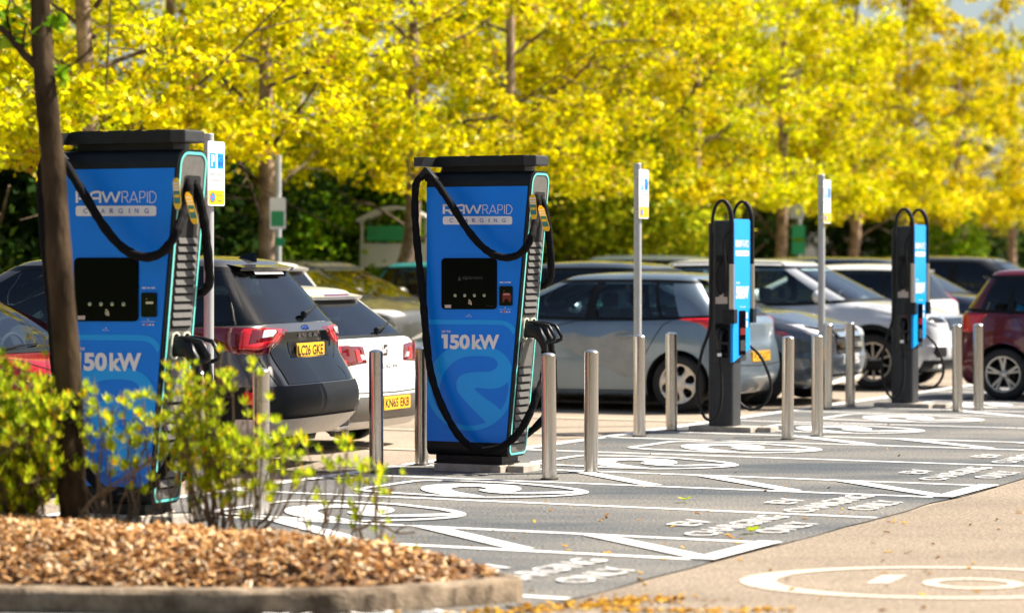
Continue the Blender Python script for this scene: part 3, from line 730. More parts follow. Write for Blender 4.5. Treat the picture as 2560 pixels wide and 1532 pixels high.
        for b0_, b1_ in ((.14, .20), (.25, .31), (.35, .40)): tg.flat([tf(a, b, .008) for a, b in ((-.022, b0_), (.022, b0_), (.022, b1_), (-.022, b1_))])
        tg.build("tag_stripes", "sign_white", tgo)
        tg = MB(); tg.flat([tf(a, .58 + b * .08, .010) for a, b in ((-.016, -.6), (.016, -.6), (.022, 0), (.016, .6), (-.016, .6), (-.022, 0))]); tg.build("tag_symbol", "tag_yellow", tgo)
    # top: mast block, arm bar with end blocks
    m = MB(); m.box(.09, xs(2.3) - .10, .09, D - .06, 2.290, 2.345); m.build("mast", "charger_black", root)
    m = MB(); m.prism(rrect(-.005, .845, 2.335, 2.408, .012, 3), lambda a, b, d: (a, d, b), .235, .035, inset=.006)
    m.box(.06, .30, .06, .21, 2.408, 2.416); m.box(.34, .58, .06, .21, 2.408, 2.416); m.box(.62, .80, .06, .21, 2.408, 2.416)
    arm = m.build("cable_arm", "charger_grey", root, True, 30)
    arm.data.materials[0] = M["charger_black"]
    m = MB(); m.prism([(-.03, 2.335), (.035, 2.335), (.062, 2.405), (-.03, 2.405)], lambda a, b, d: (a, d, b), .10, -.16, inset=.006); m.build("arm_end", "cabinet_grey", arm)
    m = MB(); m.prism(rrect(.815, .925, 2.335, 2.412, .012, 3), lambda a, b, d: (a, d, b), .24, .02, inset=.006); m.build("arm_end", "cabinet_grey", arm)
    # clamp triangle hanging under the arm's end
    m = MB(); cl = [ray_front(*c4(a, b), .12) for a, b in ((195, 182), (215, 182), (290, 268), (262, 290), (208, 240), (165, 260), (155, 235))]
    m.prism([(p[0], p[2]) for p in reversed(cl)], lambda a, b, d: (a, d, b), -.095, -.145, inset=.004); m.build("cable_clamp", "charger_black", root)
    # cables
    def sleeve(pts, r, name, seed, mt="sleeve"):
        q = crom(pts, 12); rnd = random.Random(seed)
        rs = []; ph = rnd.random() * 9
        for i in range(len(q)):
            rs.append(r * (1 + .045 * sin(i * .9 + ph) + .05 * sin(i * .37 + ph * 2) + rnd.uniform(-.03, .03)))
        c = MB(); c.tube(q, rs, 12); return c.build(name, mt, root, True, 80)
    fr = lambda x, y, o: ray_front(*c4(x, y), o); f5_ = lambda x, y, o: ray_front(*c5(x, y), o)
    front_c = [fr(205, 262, .12), fr(240, 262, .125), fr(275, 292, .13), fr(330, 370, .14), fr(420, 505, .15), fr(520, 660, .15), fr(620, 780, .15), fr(715, 850, .15), fr(815, 878, .15), fr(910, 858, .16), fr(975, 800, .15), fr(1016, 720, .10), fr(1036, 640, .03)]
    e = front_c[-1]; front_c += [(xs(1.95) + .05, .075, 1.97), (xs(2.0) + .035, .10, 2.06), (xs(2.0) + .0, .13, 2.12)]
    sleeve(front_c, .0285, "cable", 1)
    left_c = [fr(240, 268, .125), fr(210, 246, .12), fr(170, 252, .11), fr(132, 290, .10), fr(118, 370, .09), fr(116, 520, .08), fr(126, 700, .08), fr(146, 900, .08), fr(165, 1080, .08), fr(182, 1250, .08), f5_(195, 180, .09), f5_(215, 380, .10), f5_(245, 560, .11), f5_(300, 730, .12), f5_(370, 880, .12), f5_(450, 1010, .12), f5_(540, 1095, .12), f5_(650, 1128, .13), f5_(760, 1112, .14), f5_(860, 1050, .15), f5_(940, 960, .14), f5_(1010, 830, .10), f5_(1062, 690, .05)]
    x0 = X(1.1); left_c += [(x0 + .175, .08, .72), (x0 + .178, .105, .84), (x0 + .176, .110, .925)]
    sleeve(left_c, .0285, "cable", 2)
    back_c = [(xs(2.1) - .01, .21, 2.10), (xs(2.0) + .03, .215, 2.03), (xs(1.9) + .06, .235, 1.90), (xs(1.7) + .09, .26, 1.74), (xs(1.6) + .09, .30, 1.58), (xs(1.5) + .05, .38, 1.47), (xs(1.4) - .06, .45, 1.41), (.5, .52, 1.42), (.3, .50, 1.62), (.12, .46, 1.95), (.02, .38, 2.22), (.0, .30, 2.33)]
    sleeve(back_c, .0285, "cable", 3)
    low_b = [(.0, .30, 2.33), (-.04, .38, 2.2), (.0, .46, 1.6), (.08, .47, .9), (.25, .46, .35), (.50, .45, .22), (.70, .42, .30), (.86, .38, .46), (x0 + .15, .32, .62), (x0 + .18, .25, .80), (x0 + .176, .232, .925)]
    sleeve(low_b, .0285, "cable", 4)
    # plinth and slabs
    m = MB(); m.box(.07, xs(0) - .04, .02, D - .03, .055, .118); m.box(.06, xs(0) - .03, .005, D - .02, .055, .070); m.build("plinth", "charger_black", root)
    m = MB(); m.prism(rrect(.085, .655, -.045, .10, .004, 1), lambda a, b, d: (a, b, d), -.002, .055, inset=.006); m.prism(rrect(.075, .60, .24, .42, .004, 1), lambda a, b, d: (a, b, d), -.002, .052, inset=.006)
    m.prism(rrect(.66, .80, .06, .36, .004, 1), lambda a, b, d: (a, b, d), -.002, .050, inset=.006); m.build("foundation_slab", "concrete", root)
    return root
ch2 = make_tall_charger()
tag(ch2, "tall blue rapid charger in the middle, standing between four steel bollards", "charger", "tall blue rapid chargers with cable arms")
ch1 = copy_tree(ch2); ch1.location = (-2.83, 17.18, 0)
tag(ch1, "tall blue rapid charger behind the leaning tree trunk and the shrub", "charger")
for c in list(ch1.children_recursive if hasattr(ch1, 'children_recursive') else []):
    if c.name.startswith("reader_window") or c.name.startswith("reader_label"):
        c.data = c.data.copy(); c.data.materials[0] = M["steel_cap" if "label" in c.name else "gloss_black"]
    if c.name.startswith("screen_lettering"): bpy.data.objects.remove(c)

# ------------------------------------------------------------------ slim chargers
C3 = Vector((2.064, 25.9, 0))
def make_slim_charger():
    root = empty("slim_charger", C3, YAW)
    # post, full height behind the cabinet
    m = MB(); m.prism(rrect(-.255, -.02, .07, .30, .03, 4), lambda a, b, d: (a, b, d), .05, .70); m.prism(rrect(-.265, -.165, .06, .36, .02, 3), lambda a, b, d: (a, b, d), .05, 1.965, inset=.004)
    m.build("post", "cabinet_grey", root, True, 30)
    m = MB(); m.prism(rrect(-.185, -.012, .0, .41, .016, 4), lambda a, b, d: (a, b, d), .66, 1.99, inset=.012); m.build("cabinet", "cabinet_grey", root, True, 30)
    # front panel facing the lane, with a wider lower part and a slanted foot
    fo = [(-.002, .90), (-.002, 1.995), (.40, 2.0), (.415, 1.985), (.415, .90), (.415, .80), (-.030, .655), (-.030, 1.10), (-.004, 1.10)]
    fo = [(-.030, .655), (.415, .77), (.415, 1.985), (.40, 2.0), (.012, 2.0), (-.002, 1.985), (-.002, 1.10), (-.030, 1.10)]
    m = MB(); m.prism(fo, lambda a, b, d: (d, a, b), -.004, .022, inset=.003); fp = m.build("front_panel", "blue_panel_light", root)
    t = lambda off: (lambda a, b: (off, a, b))
    le = MB(); f = t(.0245)
    textfit(le, "RAW", .035, .20, 1.735, 1.805, f, bold=0.04); textfit(le, "RAPID", .215, .375, 1.735, 1.805, f)
    le.flat([f(a, b) for a, b in rrect(.035, .375, 1.655, 1.705, .014, 4)])
    le.build("brand_lettering", "white_vinyl", fp); le = MB()
    textfit(le, "50kW", .045, .37, 1.13 + .12, 1.37, f, bold=0.05); textfit(le, "UP TO", .05, .14, 1.39, 1.41, f, bold=0.03)
    le.build("power_lettering", "white_vinyl", fp); le = MB()
    textfit(le, "Scan to pay", .14, .29, 1.165, 1.185, f); textfit(le, "0808 164 4968", .12, .30, .735 + .08, .835, f)
    for zz in (.98, 1.06): le.flat([f(a, b) for a, b in rrect(.305, .345, zz, zz + .06, .01, 3)])
    le.build("captions", "white_vinyl", fp)
    m = MB(); m.prism(rrect(.12, .28, .72, 1.14, .012, 3), lambda a, b, d: (d, a, b), .018, .030, inset=.003); sc2 = m.build("screen", "screen_glass", root)
    m = MB(); m.flat([(.032, a, b) for a, b in rrect(.135, .265, .91, .975, .004, 2)]); m.build("screen_band", "reader_red", sc2)
    m = MB(); m.flat([(.032, a, b) for a, b in rrect(.14, .26, .76, .86, .004, 2)]); m.build("screen_insert", "cabinet_grey", sc2)
    # label on the near side
    s = lambda a, b, e=.003: (a, -e, b)
    m = MB(); m.flat([s(a, b) for a, b in ((-.165, 1.205), (-.045, 1.205), (-.045, 1.27), (-.085, 1.27), (-.085, 1.31), (-.125, 1.31), (-.125, 1.27), (-.165, 1.27))]); m.build("label_sticker", "sticker", root)
    m = MB(); m.flat([s(a, b) for a, b in reversed(rrect(-.155, -.04, 1.60, 1.66, .01, 3))]); m.build("cable_gland", "dark_hole", root)
    sides = []
    for k, (yy, sg) in enumerate(((0.0, -1), (.41, 1))):
        q = lambda a, e, b, yy=yy, sg=sg: (a, yy + sg * e, b)
        m = MB(); m.prism(rrect(-.16, -.035, .85, 1.02, .012, 3), lambda a, b, d: q(a, d, b), .0, .012); m.prism(rrect(-.155, -.04, .70, .82, .010, 3), lambda a, b, d: q(a, d, b), .0, .010)
        m.build("socket", "gloss_black", root)
        m = MB(); m.tube([q(-.10, .0, .96), q(-.10, .055, .945), q(-.098, .085, .90), q(-.095, .09, .84), q(-.093, .088, .78)], [.030, .034, .032, .024, .018], 12)
        m.tube([q(-.10, .04, .975), q(-.098, .10, .965), q(-.096, .135, .92), q(-.094, .13, .86), q(-.094, .10, .83)], .011, 8)
        m.build("plug", "plug_plastic", root, True, 60)
        # arm bracket, spring sleeve, hose over the top
        m = MB(); m.prism(rrect(-.06, .055, 1.02, 1.155, .006, 2), lambda a, b, d: q(a, d, b), .0, .085); m.build("arm_bracket", "charger_black", root)
        m = MB(); m.lathe([(.025 + (.0028 if i % 2 else 0), 1.15 + i * .0062) for i in range(70)], 14, lambda x, y, z: q(.02 + x, .055 + y, z)); m.build("spring_sleeve", "spring_metal", root, True, 80)
        c = MB(); xa = .02
        pts = [q(xa, .055, 1.55), q(xa, .055, 1.75), q(xa, .055, 1.95), q(xa - .01, .055, 2.06), q(xa - .045, .055, 2.14), q(xa - .10, .055, 2.172), q(xa - .155, .055, 2.13), q(xa - .19, .055, 2.02), q(xa - .205, .055, 1.80), q(xa - .21, .06, 1.4), q(xa - .215, .07, 1.0), q(xa - .29, .085, .75), q(xa - .335, .09, .5), q(xa - .32, .09, .28), q(xa - .25, .09, .135), q(xa - .16, .09, .13), q(xa - .10, .09, .26), q(xa - .09, .09, .5), q(-.088, .088, .70), q(-.093, .088, .80)]
        if k == 1:
            pts = [q(xa, .055, 1.55), q(xa, .055, 1.75), q(xa, .055, 1.95), q(xa - .01, .055, 2.06), q(xa - .045, .055, 2.14), q(xa - .10, .055, 2.172), q(xa - .155, .055, 2.13), q(xa - .19, .055, 2.02), q(xa - .205, .055, 1.80), q(xa - .20, .06, 1.4), q(xa - .20, .07, .9), q(xa - .22, .085, .5), q(xa - .16, .10, .28), q(xa - .04, .12, .19), q(xa + .10, .14, .25), q(xa + .16, .15, .42), q(xa + .08, .14, .66), q(-.03, .12, .80), q(-.093, .088, .80)]
        q2 = crom(pts, 10)
        c.tube(q2, [.0235 if i < 45 else .0155 for i in range(len(q2))], 10)
        c.build("cable", "rubber", root, True, 80)
        c = MB(); c.tube([q(-.091, .088, .715), q(-.092, .088, .745)], .021, 10); c.build("plug_collar", "sign_white", root, True)
        c = MB(); pts = [q(-.10, .0, 1.63), q(-.105, .03, 1.60), q(-.135, .045, 1.48), q(-.13, .05, 1.36), q(-.10, .05, 1.30), q(-.07, .05, 1.34), q(-.05, .05, 1.48), q(-.05, .055, 1.62), q(-.06, .055, 1.72), q(-.05, .055, 1.82), q(xa, .055, 1.92)]
        c.tube(crom(pts, 8), .014, 9); c.build("feed_cable", "rubber", root, True, 80)
    m = MB(); m.prism(rrect(-.45, .18, .02, .30, .004, 1), lambda a, b, d: (a, b, d), -.002, .05, inset=.006); m.prism(rrect(.19, .33, .15, .36, .004, 1), lambda a, b, d: (a, b, d), -.002, .047, inset=.006); m.build("foundation_slab", "concrete", root)
    return root
ch3 = make_slim_charger()
tag(ch3, "slim blue and dark grey charger in front of the silver hatchback's tail", "charger", "slim blue chargers on posts")
ch4 = copy_tree(ch3); ch4.location = (4.367, 30.1, 0)
tag(ch4, "slim blue and dark grey charger in front of the white crossover's wheel", "charger")

# ------------------------------------------------------------------ parking signs
def make_sign():
    root = empty("parking_sign", (0, 0, 0), YAW)
    m = MB(); m.lathe([(.038, 0), (.038, 2.555), (.034, 2.56), (.0005, 2.56)], 28); m.build("post", "grey_post", root, True, 30)
    for z in (2.42, 2.08):
        m = MB(); m.lathe([(.041, z), (.041, z + .018)], 24); m.box(.03, .062, -.022, .022, z, z + .018); m.build("clip", "steel_cap", root)
    x = .062; t = lambda off: (lambda a, b: (x + off, a, b))
    z0, z1 = 2.02, 2.50
    m = MB(); m.prism(rrect(-.118, .118, z0, z1, .02, 5), lambda a, b, d: (x + d, a, b), 0, .004); pl = m.build("sign_plate", "sign_white", root)
    f = t(.0055); m = MB(); m.flat([f(a, b) for a, b in rrect(-.110, .110, z0 + .012, 2.135, .006, 3)]); m.build("yellow_field", "sign_yellow", pl)
    m = MB()
    for a, b in ((-.090, -.010), (.018, .098)): m.flat([f(p, q) for p, q in ((a, 2.298), (b, 2.298), (b, 2.412), (a, 2.412))])
    m.build("blue_fields", "sign_blue", pl)
    m = MB(); textfit(m, "P", -.075, -.025, 2.312, 2.400, t(.007), bold=0.05); m.build("letter", "sign_white", pl)
    m = MB(); h = t(.007)
    m.stroke(crom([(.030, 2.335), (.034, 2.350), (.046, 2.353), (.052, 2.372), (.072, 2.372), (.082, 2.353), (.090, 2.348), (.090, 2.335)], 3), .006, h)
    m.flat([h(a, b) for a, b in rrect(.030, .090, 2.325, 2.348, .006, 3)]); m.flat([h(a, b) for a, b in circ(.042, 2.318, .009, 10)]); m.flat([h(a, b) for a, b in circ(.078, 2.318, .009, 10)])
    m.stroke(crom([(.090, 2.340), (.096, 2.36), (.088, 2.390), (.060, 2.392), (.040, 2.392)], 4), .005, h); m.flat([h(a, b) for a, b in circ(.035, 2.392, .009, 8)])
    m.build("car_symbol", "sign_ink_blue", pl)
    m = MB(); textfit(m, "Electric vehicle", -.085, .088, 2.243, 2.272, h); textfit(m, "charging only", -.075, .080, 2.194, 2.227, h); textfit(m, "At any", .005, .085, 2.085, 2.112, h); textfit(m, "time", .015, .072, 2.05, 2.07, h)
    m.build("sign_text", "sign_text", pl)
    m = MB(); m.flat([t(.0065)(a, b) for a, b in circ(-.055, 2.082, .036, 28)]); m.build("restriction_disc", "sign_blue", pl)
    m = MB(); m.stroke(circ(-.055, 2.082, .034, 28), .006, t(.0075), closed=True); m.stroke([(-.079, 2.106), (-.031, 2.058)], .006, t(.0078)); m.build("restriction_ring", "red", pl)
    return root
s1 = make_sign()
for i, (p, lab) in enumerate(((Vector((-2.263, 20.6, 0)), "parking sign on a pale post right beside the charger behind the tree"),
                              (Vector((1.229, 27.0, 0)), "parking sign on a post in front of the silver hatchback"),
                              (Vector((3.42, 30.5, 0)), "parking sign on a post in front of the white crossover's windscreen"))):
    o = s1 if i == 0 else copy_tree(s1); o.location = p; tag(o, lab, "sign", "parking signs beside the chargers")
# ------------------------------------------------------------------ cars
COLS = [(0, 0), (0.0, .35), (.004, .62), (.012, .80), (.032, .92), (.065, .975), (.11, 1), (.18, 1), (.27, 1), (.36, 1), (.45, 1), (.54, 1), (.63, 1), (.72, 1), (.80, 1), (.87, .995), (.92, .975), (.955, .93), (.98, .84), (.993, .67), (1, .4), (1, 0)]
NC = len(COLS) - 1
class Car:
    """A car shell: rings of points round the car, stacked from the sill to the middle of the roof; x runs from the tail (0) to the nose (L)."""
    def __init__(s, **k):
        p = dict(L=4.3, W=1.8, H=1.48, zb=.98, zbf=.97, hood=.74, cowl=1.05, rtop=.55, rbot=.18, rf=2.05, wr=.315, fo=.82, ro=.72, gc=.20, roofw=.70, gw=.90, bump=.0, tail=.05)
        p.update(k); s.__dict__.update(p); L, W, Hh, zb, zbf = s.L, s.W, s.H, s.zb, s.zbf
        hh = s.hood; s.wx = (s.ro, L - s.fo); gc = s.gc
        # ring: rear x, front x, half width, z rear, z mid, z front
        R = [(.28, L - .28, .80, gc - .01, gc - .03, gc - .01), (.13, L - .14, .955, gc, gc - .01, gc), (.03 - s.bump, L - .03, .985, gc + .14, gc + .12, gc + .14),
             (0 - s.bump, L, 1.0, gc + .28, gc + .32, gc + .28), (.02, L - .02, 1.0, .62 * zb + .05, .60 * zb + .02, .58), (s.tail, L - .06, .995, zb - .20, .80 * zb, hh - .06),
             (s.tail + .02, L - .20, .965, zb - .03, zb - .075, hh + .02), ((s.tail + s.rbot) / 2 + .02, L - .20 - (s.cowl - .20) * .5, .945, zb + .015, zb - .035, (hh + zbf) / 2 + .05),
             (s.rbot, L - s.cowl, s.gw, zb + .03, zb - .01, zbf + .015),
             (s.rtop - .02, L - s.rf + .02, s.roofw, Hh - .10, Hh - .085, Hh - .095), (s.rtop + .06, L - s.rf - .12, s.roofw * .86, Hh - .045, Hh - .03, Hh - .045), (s.rtop + .30, L - s.rf - .45, s.roofw * .45, Hh - .012, Hh - .004, Hh - .012), (s.rtop + .5, L - s.rf - .7, 0.0, Hh - .003, Hh, Hh - .004)]
        s.R = R; s.NR = len(R) - 1
        s.P = [[s.ctl(i, j) for j in range(NC + 1)] for i in range(len(R))]
    def ctl(s, i, j):
        xr, xf, hw, zr, zm, zf = s.R[i]; cx, cy = COLS[j]
        if i >= 8: cy = min(1, cy) ; cx = cx
        x = xr + (xf - xr) * cx; t = cx
        za = zr + (zm - zr) * min(1, t / .5) if t < .5 else zm + (zf - zm) * (t - .5) / .5
        if i >= 8 and i < 10: za = zm + (zr - zm) * max(0, 1 - t / .35) ** 1.5 + (zf - zm) * max(0, (t - .65) / .35) ** 1.5
        elif i in (5, 6, 7):                                # the shoulder stays level along the doors, then falls over the bonnet
            xf_ = max(0, (x - (s.L - s.cowl - .25)) / (s.cowl + .05)); xf_ = min(1, xf_)
            za = zm + (zr - zm) * max(0, 1 - t / .5) + (zf - zm) * (xf_ ** (1.2 if i > 5 else 1.0))
            if i == 7: za = zm + (zr - zm) * max(0, 1 - t / .5) + (zf - zm) * (xf_ ** .7) + .035 * (1 - cy) * (1 if t > .5 else 0)
        y = cy * hw * s.W / 2
        if i in (6, 7) : y *= 1 - .03 * t * t
        return Vector((x, y, za))
    def S(s, a, b):                                          # a: along the outline (negative mirrors), b: ring number
        sg = -1 if a < 0 else 1; a = abs(a)
        if a > NC: a = 2 * NC - a; sg = -sg
        b = max(0, min(s.NR, b)); i = min(int(b), s.NR - 1); tb = b - i; j = min(int(a), NC - 1); ta = a - j
        def row(i_):
            P = s.P[i_]
            p0 = P[j - 1] if j > 0 else Vector((P[1].x, -P[1].y, P[1].z)); p3 = P[j + 2] if j + 2 <= NC else Vector((P[NC - 1].x, -P[NC - 1].y, P[NC - 1].z))
            p1, p2 = P[j], P[j + 1]; t = ta
            return 0.5 * (2 * p1 + (p2 - p0) * t + (2 * p0 - 5 * p1 + 4 * p2 - p3) * t * t + (3 * p1 - p0 - 3 * p2 + p3) * t ** 3)
        r1, r2 = row(i), row(i + 1)
        if i <= 5 or i >= 9:
            lo = i - 1 if (i > 0 and i != 9) else i; hi = i + 2 if (i + 2 <= s.NR and i != 5) else i + 1
            r0, r3 = row(lo), row(hi)
            if lo == i: r0 = r1 * 2 - r2
            if hi == i + 1: r3 = r2 * 2 - r1
            t = tb; v = 0.5 * (2 * r1 + (r2 - r0) * t + (2 * r0 - 5 * r1 + 4 * r2 - r3) * t * t + (3 * r1 - r0 - 3 * r2 + r3) * t ** 3)
        else:
            v = r1.lerp(r2, tb)
            if i == 8: v.y += .03 * sin(pi * tb) * (1 if abs(a) > 4 else .3)    # side glass is gently curved
        return Vector((v.x, v.y * sg, v.z))
    def N(s, a, b):
        e = .03; n = (s.S(a + e, b) - s.S(a - e, b)).cross(s.S(a, min(s.NR, b + e)) - s.S(a, b - e))
        n = n.normalized() if n.length > 1e-9 else Vector((0, 0, 1))
        c = Vector((s.L / 2, 0, .75))
        if n.dot(s.S(a, b) - c) < 0: n = -n
        return n
    def patch(s, mb, q, off=.004, n=6, m=5, mi=None, thick=True):     # q: corners (a, b) - bottom left, bottom right, top right, top left
        vs = []
        for y in range(m + 1):
            for x in range(n + 1):
                u, v = x / n, y / m
                a = (q[0][0] * (1 - u) + q[1][0] * u) * (1 - v) + (q[3][0] * (1 - u) + q[2][0] * u) * v
                b = (q[0][1] * (1 - u) + q[1][1] * u) * (1 - v) + (q[3][1] * (1 - u) + q[2][1] * u) * v
                vs.append(s.S(a, b) + s.N(a, b) * off)
        fs = [(y * (n + 1) + x, y * (n + 1) + x + 1, (y + 1) * (n + 1) + x + 1, (y + 1) * (n + 1) + x) for y in range(m) for x in range(n)]
        f0 = fs[len(fs) // 2]; nn = (vs[f0[1]] - vs[f0[0]]).cross(vs[f0[3]] - vs[f0[0]])
        ac = (q[0][0] + q[1][0]) / 2
        if nn.dot(s.N(ac, (q[0][1] + q[3][1]) / 2)) < 0: fs = [f[::-1] for f in fs]
        mb.add(vs, fs, mi)
        return mb
    def region(s, mb, poly, off=.008, n=26, mi=None):                 # a light or trim of free outline given in (a, b), convex or nearly so
        q = [(poly[i][0] + (poly[(i + 1) % len(poly)][0] - poly[i][0]) * k / 4, poly[i][1] + (poly[(i + 1) % len(poly)][1] - poly[i][1]) * k / 4) for i in range(len(poly)) for k in range(4)]; c = (sum(p[0] for p in q) / len(q), sum(p[1] for p in q) / len(q)); N_ = len(q); K = 6
        vs = []; 
        for k in range(K + 1):
            t = k / K
            for p in q:
                a = c[0] + (p[0] - c[0]) * t; b = c[1] + (p[1] - c[1]) * t
                o = off * (1 if k < K else .05)
                vs.append(s.S(a, b) + s.N(a, b) * o)
        fs = [(k * N_ + i, k * N_ + (i + 1) % N_, (k + 1) * N_ + (i + 1) % N_, (k + 1) * N_ + i) for k in range(K) for i in range(N_)]
        f0 = fs[2 * N_ + 1]; nn = (vs[f0[1]] - vs[f0[0]]).cross(vs[f0[2]] - vs[f0[0]])
        if nn.dot(s.N(*c)) < 0: fs = [f[::-1] for f in fs]
        mb.add(vs, fs, mi); return mb
    def line(s, mb, pts, wd=.008, off=.0025, mi=None):
        q = []
        for (a, b), (c, d) in zip(pts, pts[1:]): q += [(a + (c - a) * k / 8, b + (d - b) * k / 8) for k in range(8)]
        q.append(pts[-1]); L = []; R = []
        P = [s.S(*p) for p in q]
        for i, p in enumerate(q):
            n = s.N(*p); t = (P[min(i + 1, len(P) - 1)] - P[max(0, i - 1)]).normalized(); w_ = n.cross(t).normalized() * wd / 2
            L.append(P[i] + w_ + n * off); R.append(P[i] - w_ + n * off)
        k = len(q); mb.add(L + R, [(i, i + 1, k + i + 1, k + i) for i in range(k - 1)], mi); return mb

def wheel(root, x, y, r, style, side, mt):
    """side = +1 or -1: which way the face looks; returns the wheel part with its tyre and rim"""
    w_ = .205; f = lambda a, b, h: (x + a, y - side * w_ / 2 + side * h, r + b)
    hub = MB(); hub.lathe([(.06, .12), (.13, .13), (.14, .10), (.14, .06)], 20, f); h = hub.build("wheel", "underbody", root, True)
    rr_ = r * .68
    t = MB(); t.lathe([(rr_, .03), (rr_ + .01, .0), (r * .90, .0), (r - .008, .02), (r, .05), (r, .085), (r - .006, .09), (r, .095), (r, w_ - .05), (r - .008, w_ - .02), (r * .92, w_), (r * .80, w_ + .004), (rr_ + .012, w_ - .006), (rr_, w_ - .02)], 40, f)
    t.build("tyre", "tyre", h, True, 50)
    m = MB(); d = w_ - .012
    m.lathe([(rr_, .04), (rr_ - .015, .08), (rr_ - .02, d - .03), (rr_ - .012, d), (rr_ + .004, d + .002), (rr_ + .004, d - .02)], 40, f)
    m.lathe([(.0005, d - .012), (.030, d - .012), (.045, d - .02), (.060, d - .05), (.06, d - .09)], 20, f)
    if style == "cover":                                     # plastic wheel cover with round openings
        m.lathe([(.0005, d - .002), (.06, d), (.085, d - .006)], 24, f)
        n = 6
        for k in range(n):
            a0 = 2 * pi * k / n + .2; hw = .30
            pr = [(.07, hw * 1.5), (.11, hw * .85), (.15, hw * .72), (rr_ * .86, hw * .95), (rr_ - .005, hw * 1.6)]
            L = [f(rd * cos(a0 - hh), rd * sin(a0 - hh), d - .004 - .02 * (i == 0) * 0) for i, (rd, hh) in enumerate(pr)]; R = [f(rd * cos(a0 + hh), rd * sin(a0 + hh), d - .004) for rd, hh in pr]
            Mi = [f(rd * cos(a0), rd * sin(a0), d + .006) for rd, hh in pr]; q = len(pr)
            m.add(L + Mi + R, [(i, i + 1, q + i + 1, q + i) for i in range(q - 1)] + [(q + i, q + i + 1, 2 * q + i + 1, 2 * q + i) for i in range(q - 1)])
    else:
        n = {"five": 5, "twin": 5, "ten": 10}[style]
        for k in range(n):
            base = 2 * pi * k / n + .35
            for dv in ((-.16, .16) if style != "ten" else (0,)):
                w0, w1 = (.020, .017) if style != "ten" else (.017, .014)
                a1 = base + dv
                p0 = Vector((.045 * cos(base), .045 * sin(base), 0)); p1 = Vector(((rr_ - .012) * cos(a1), (rr_ - .012) * sin(a1), 0)); tt = (p1 - p0).normalized(); nn = Vector((-tt.y, tt.x, 0))
                vs = [];
                for p, ww, dz in ((p0, w0, -.016), (p0.lerp(p1, .5), (w0 + w1) / 2, -.012), (p1, w1, -.004)):
                    for sgn, e in ((-1, -.03), (-.7, 0), (.7, 0), (1, -.03)): vs.append(f(p.x + nn.x * ww * sgn, p.y + nn.y * ww * sgn, d + dz + e))
                m.add(vs, [(i * 4 + k2, i * 4 + k2 + 1, i * 4 + 5 + k2, i * 4 + 4 + k2) for i in range(2) for k2 in range(3)])
    m.build("rim", mt, h, True, 40)
    return h

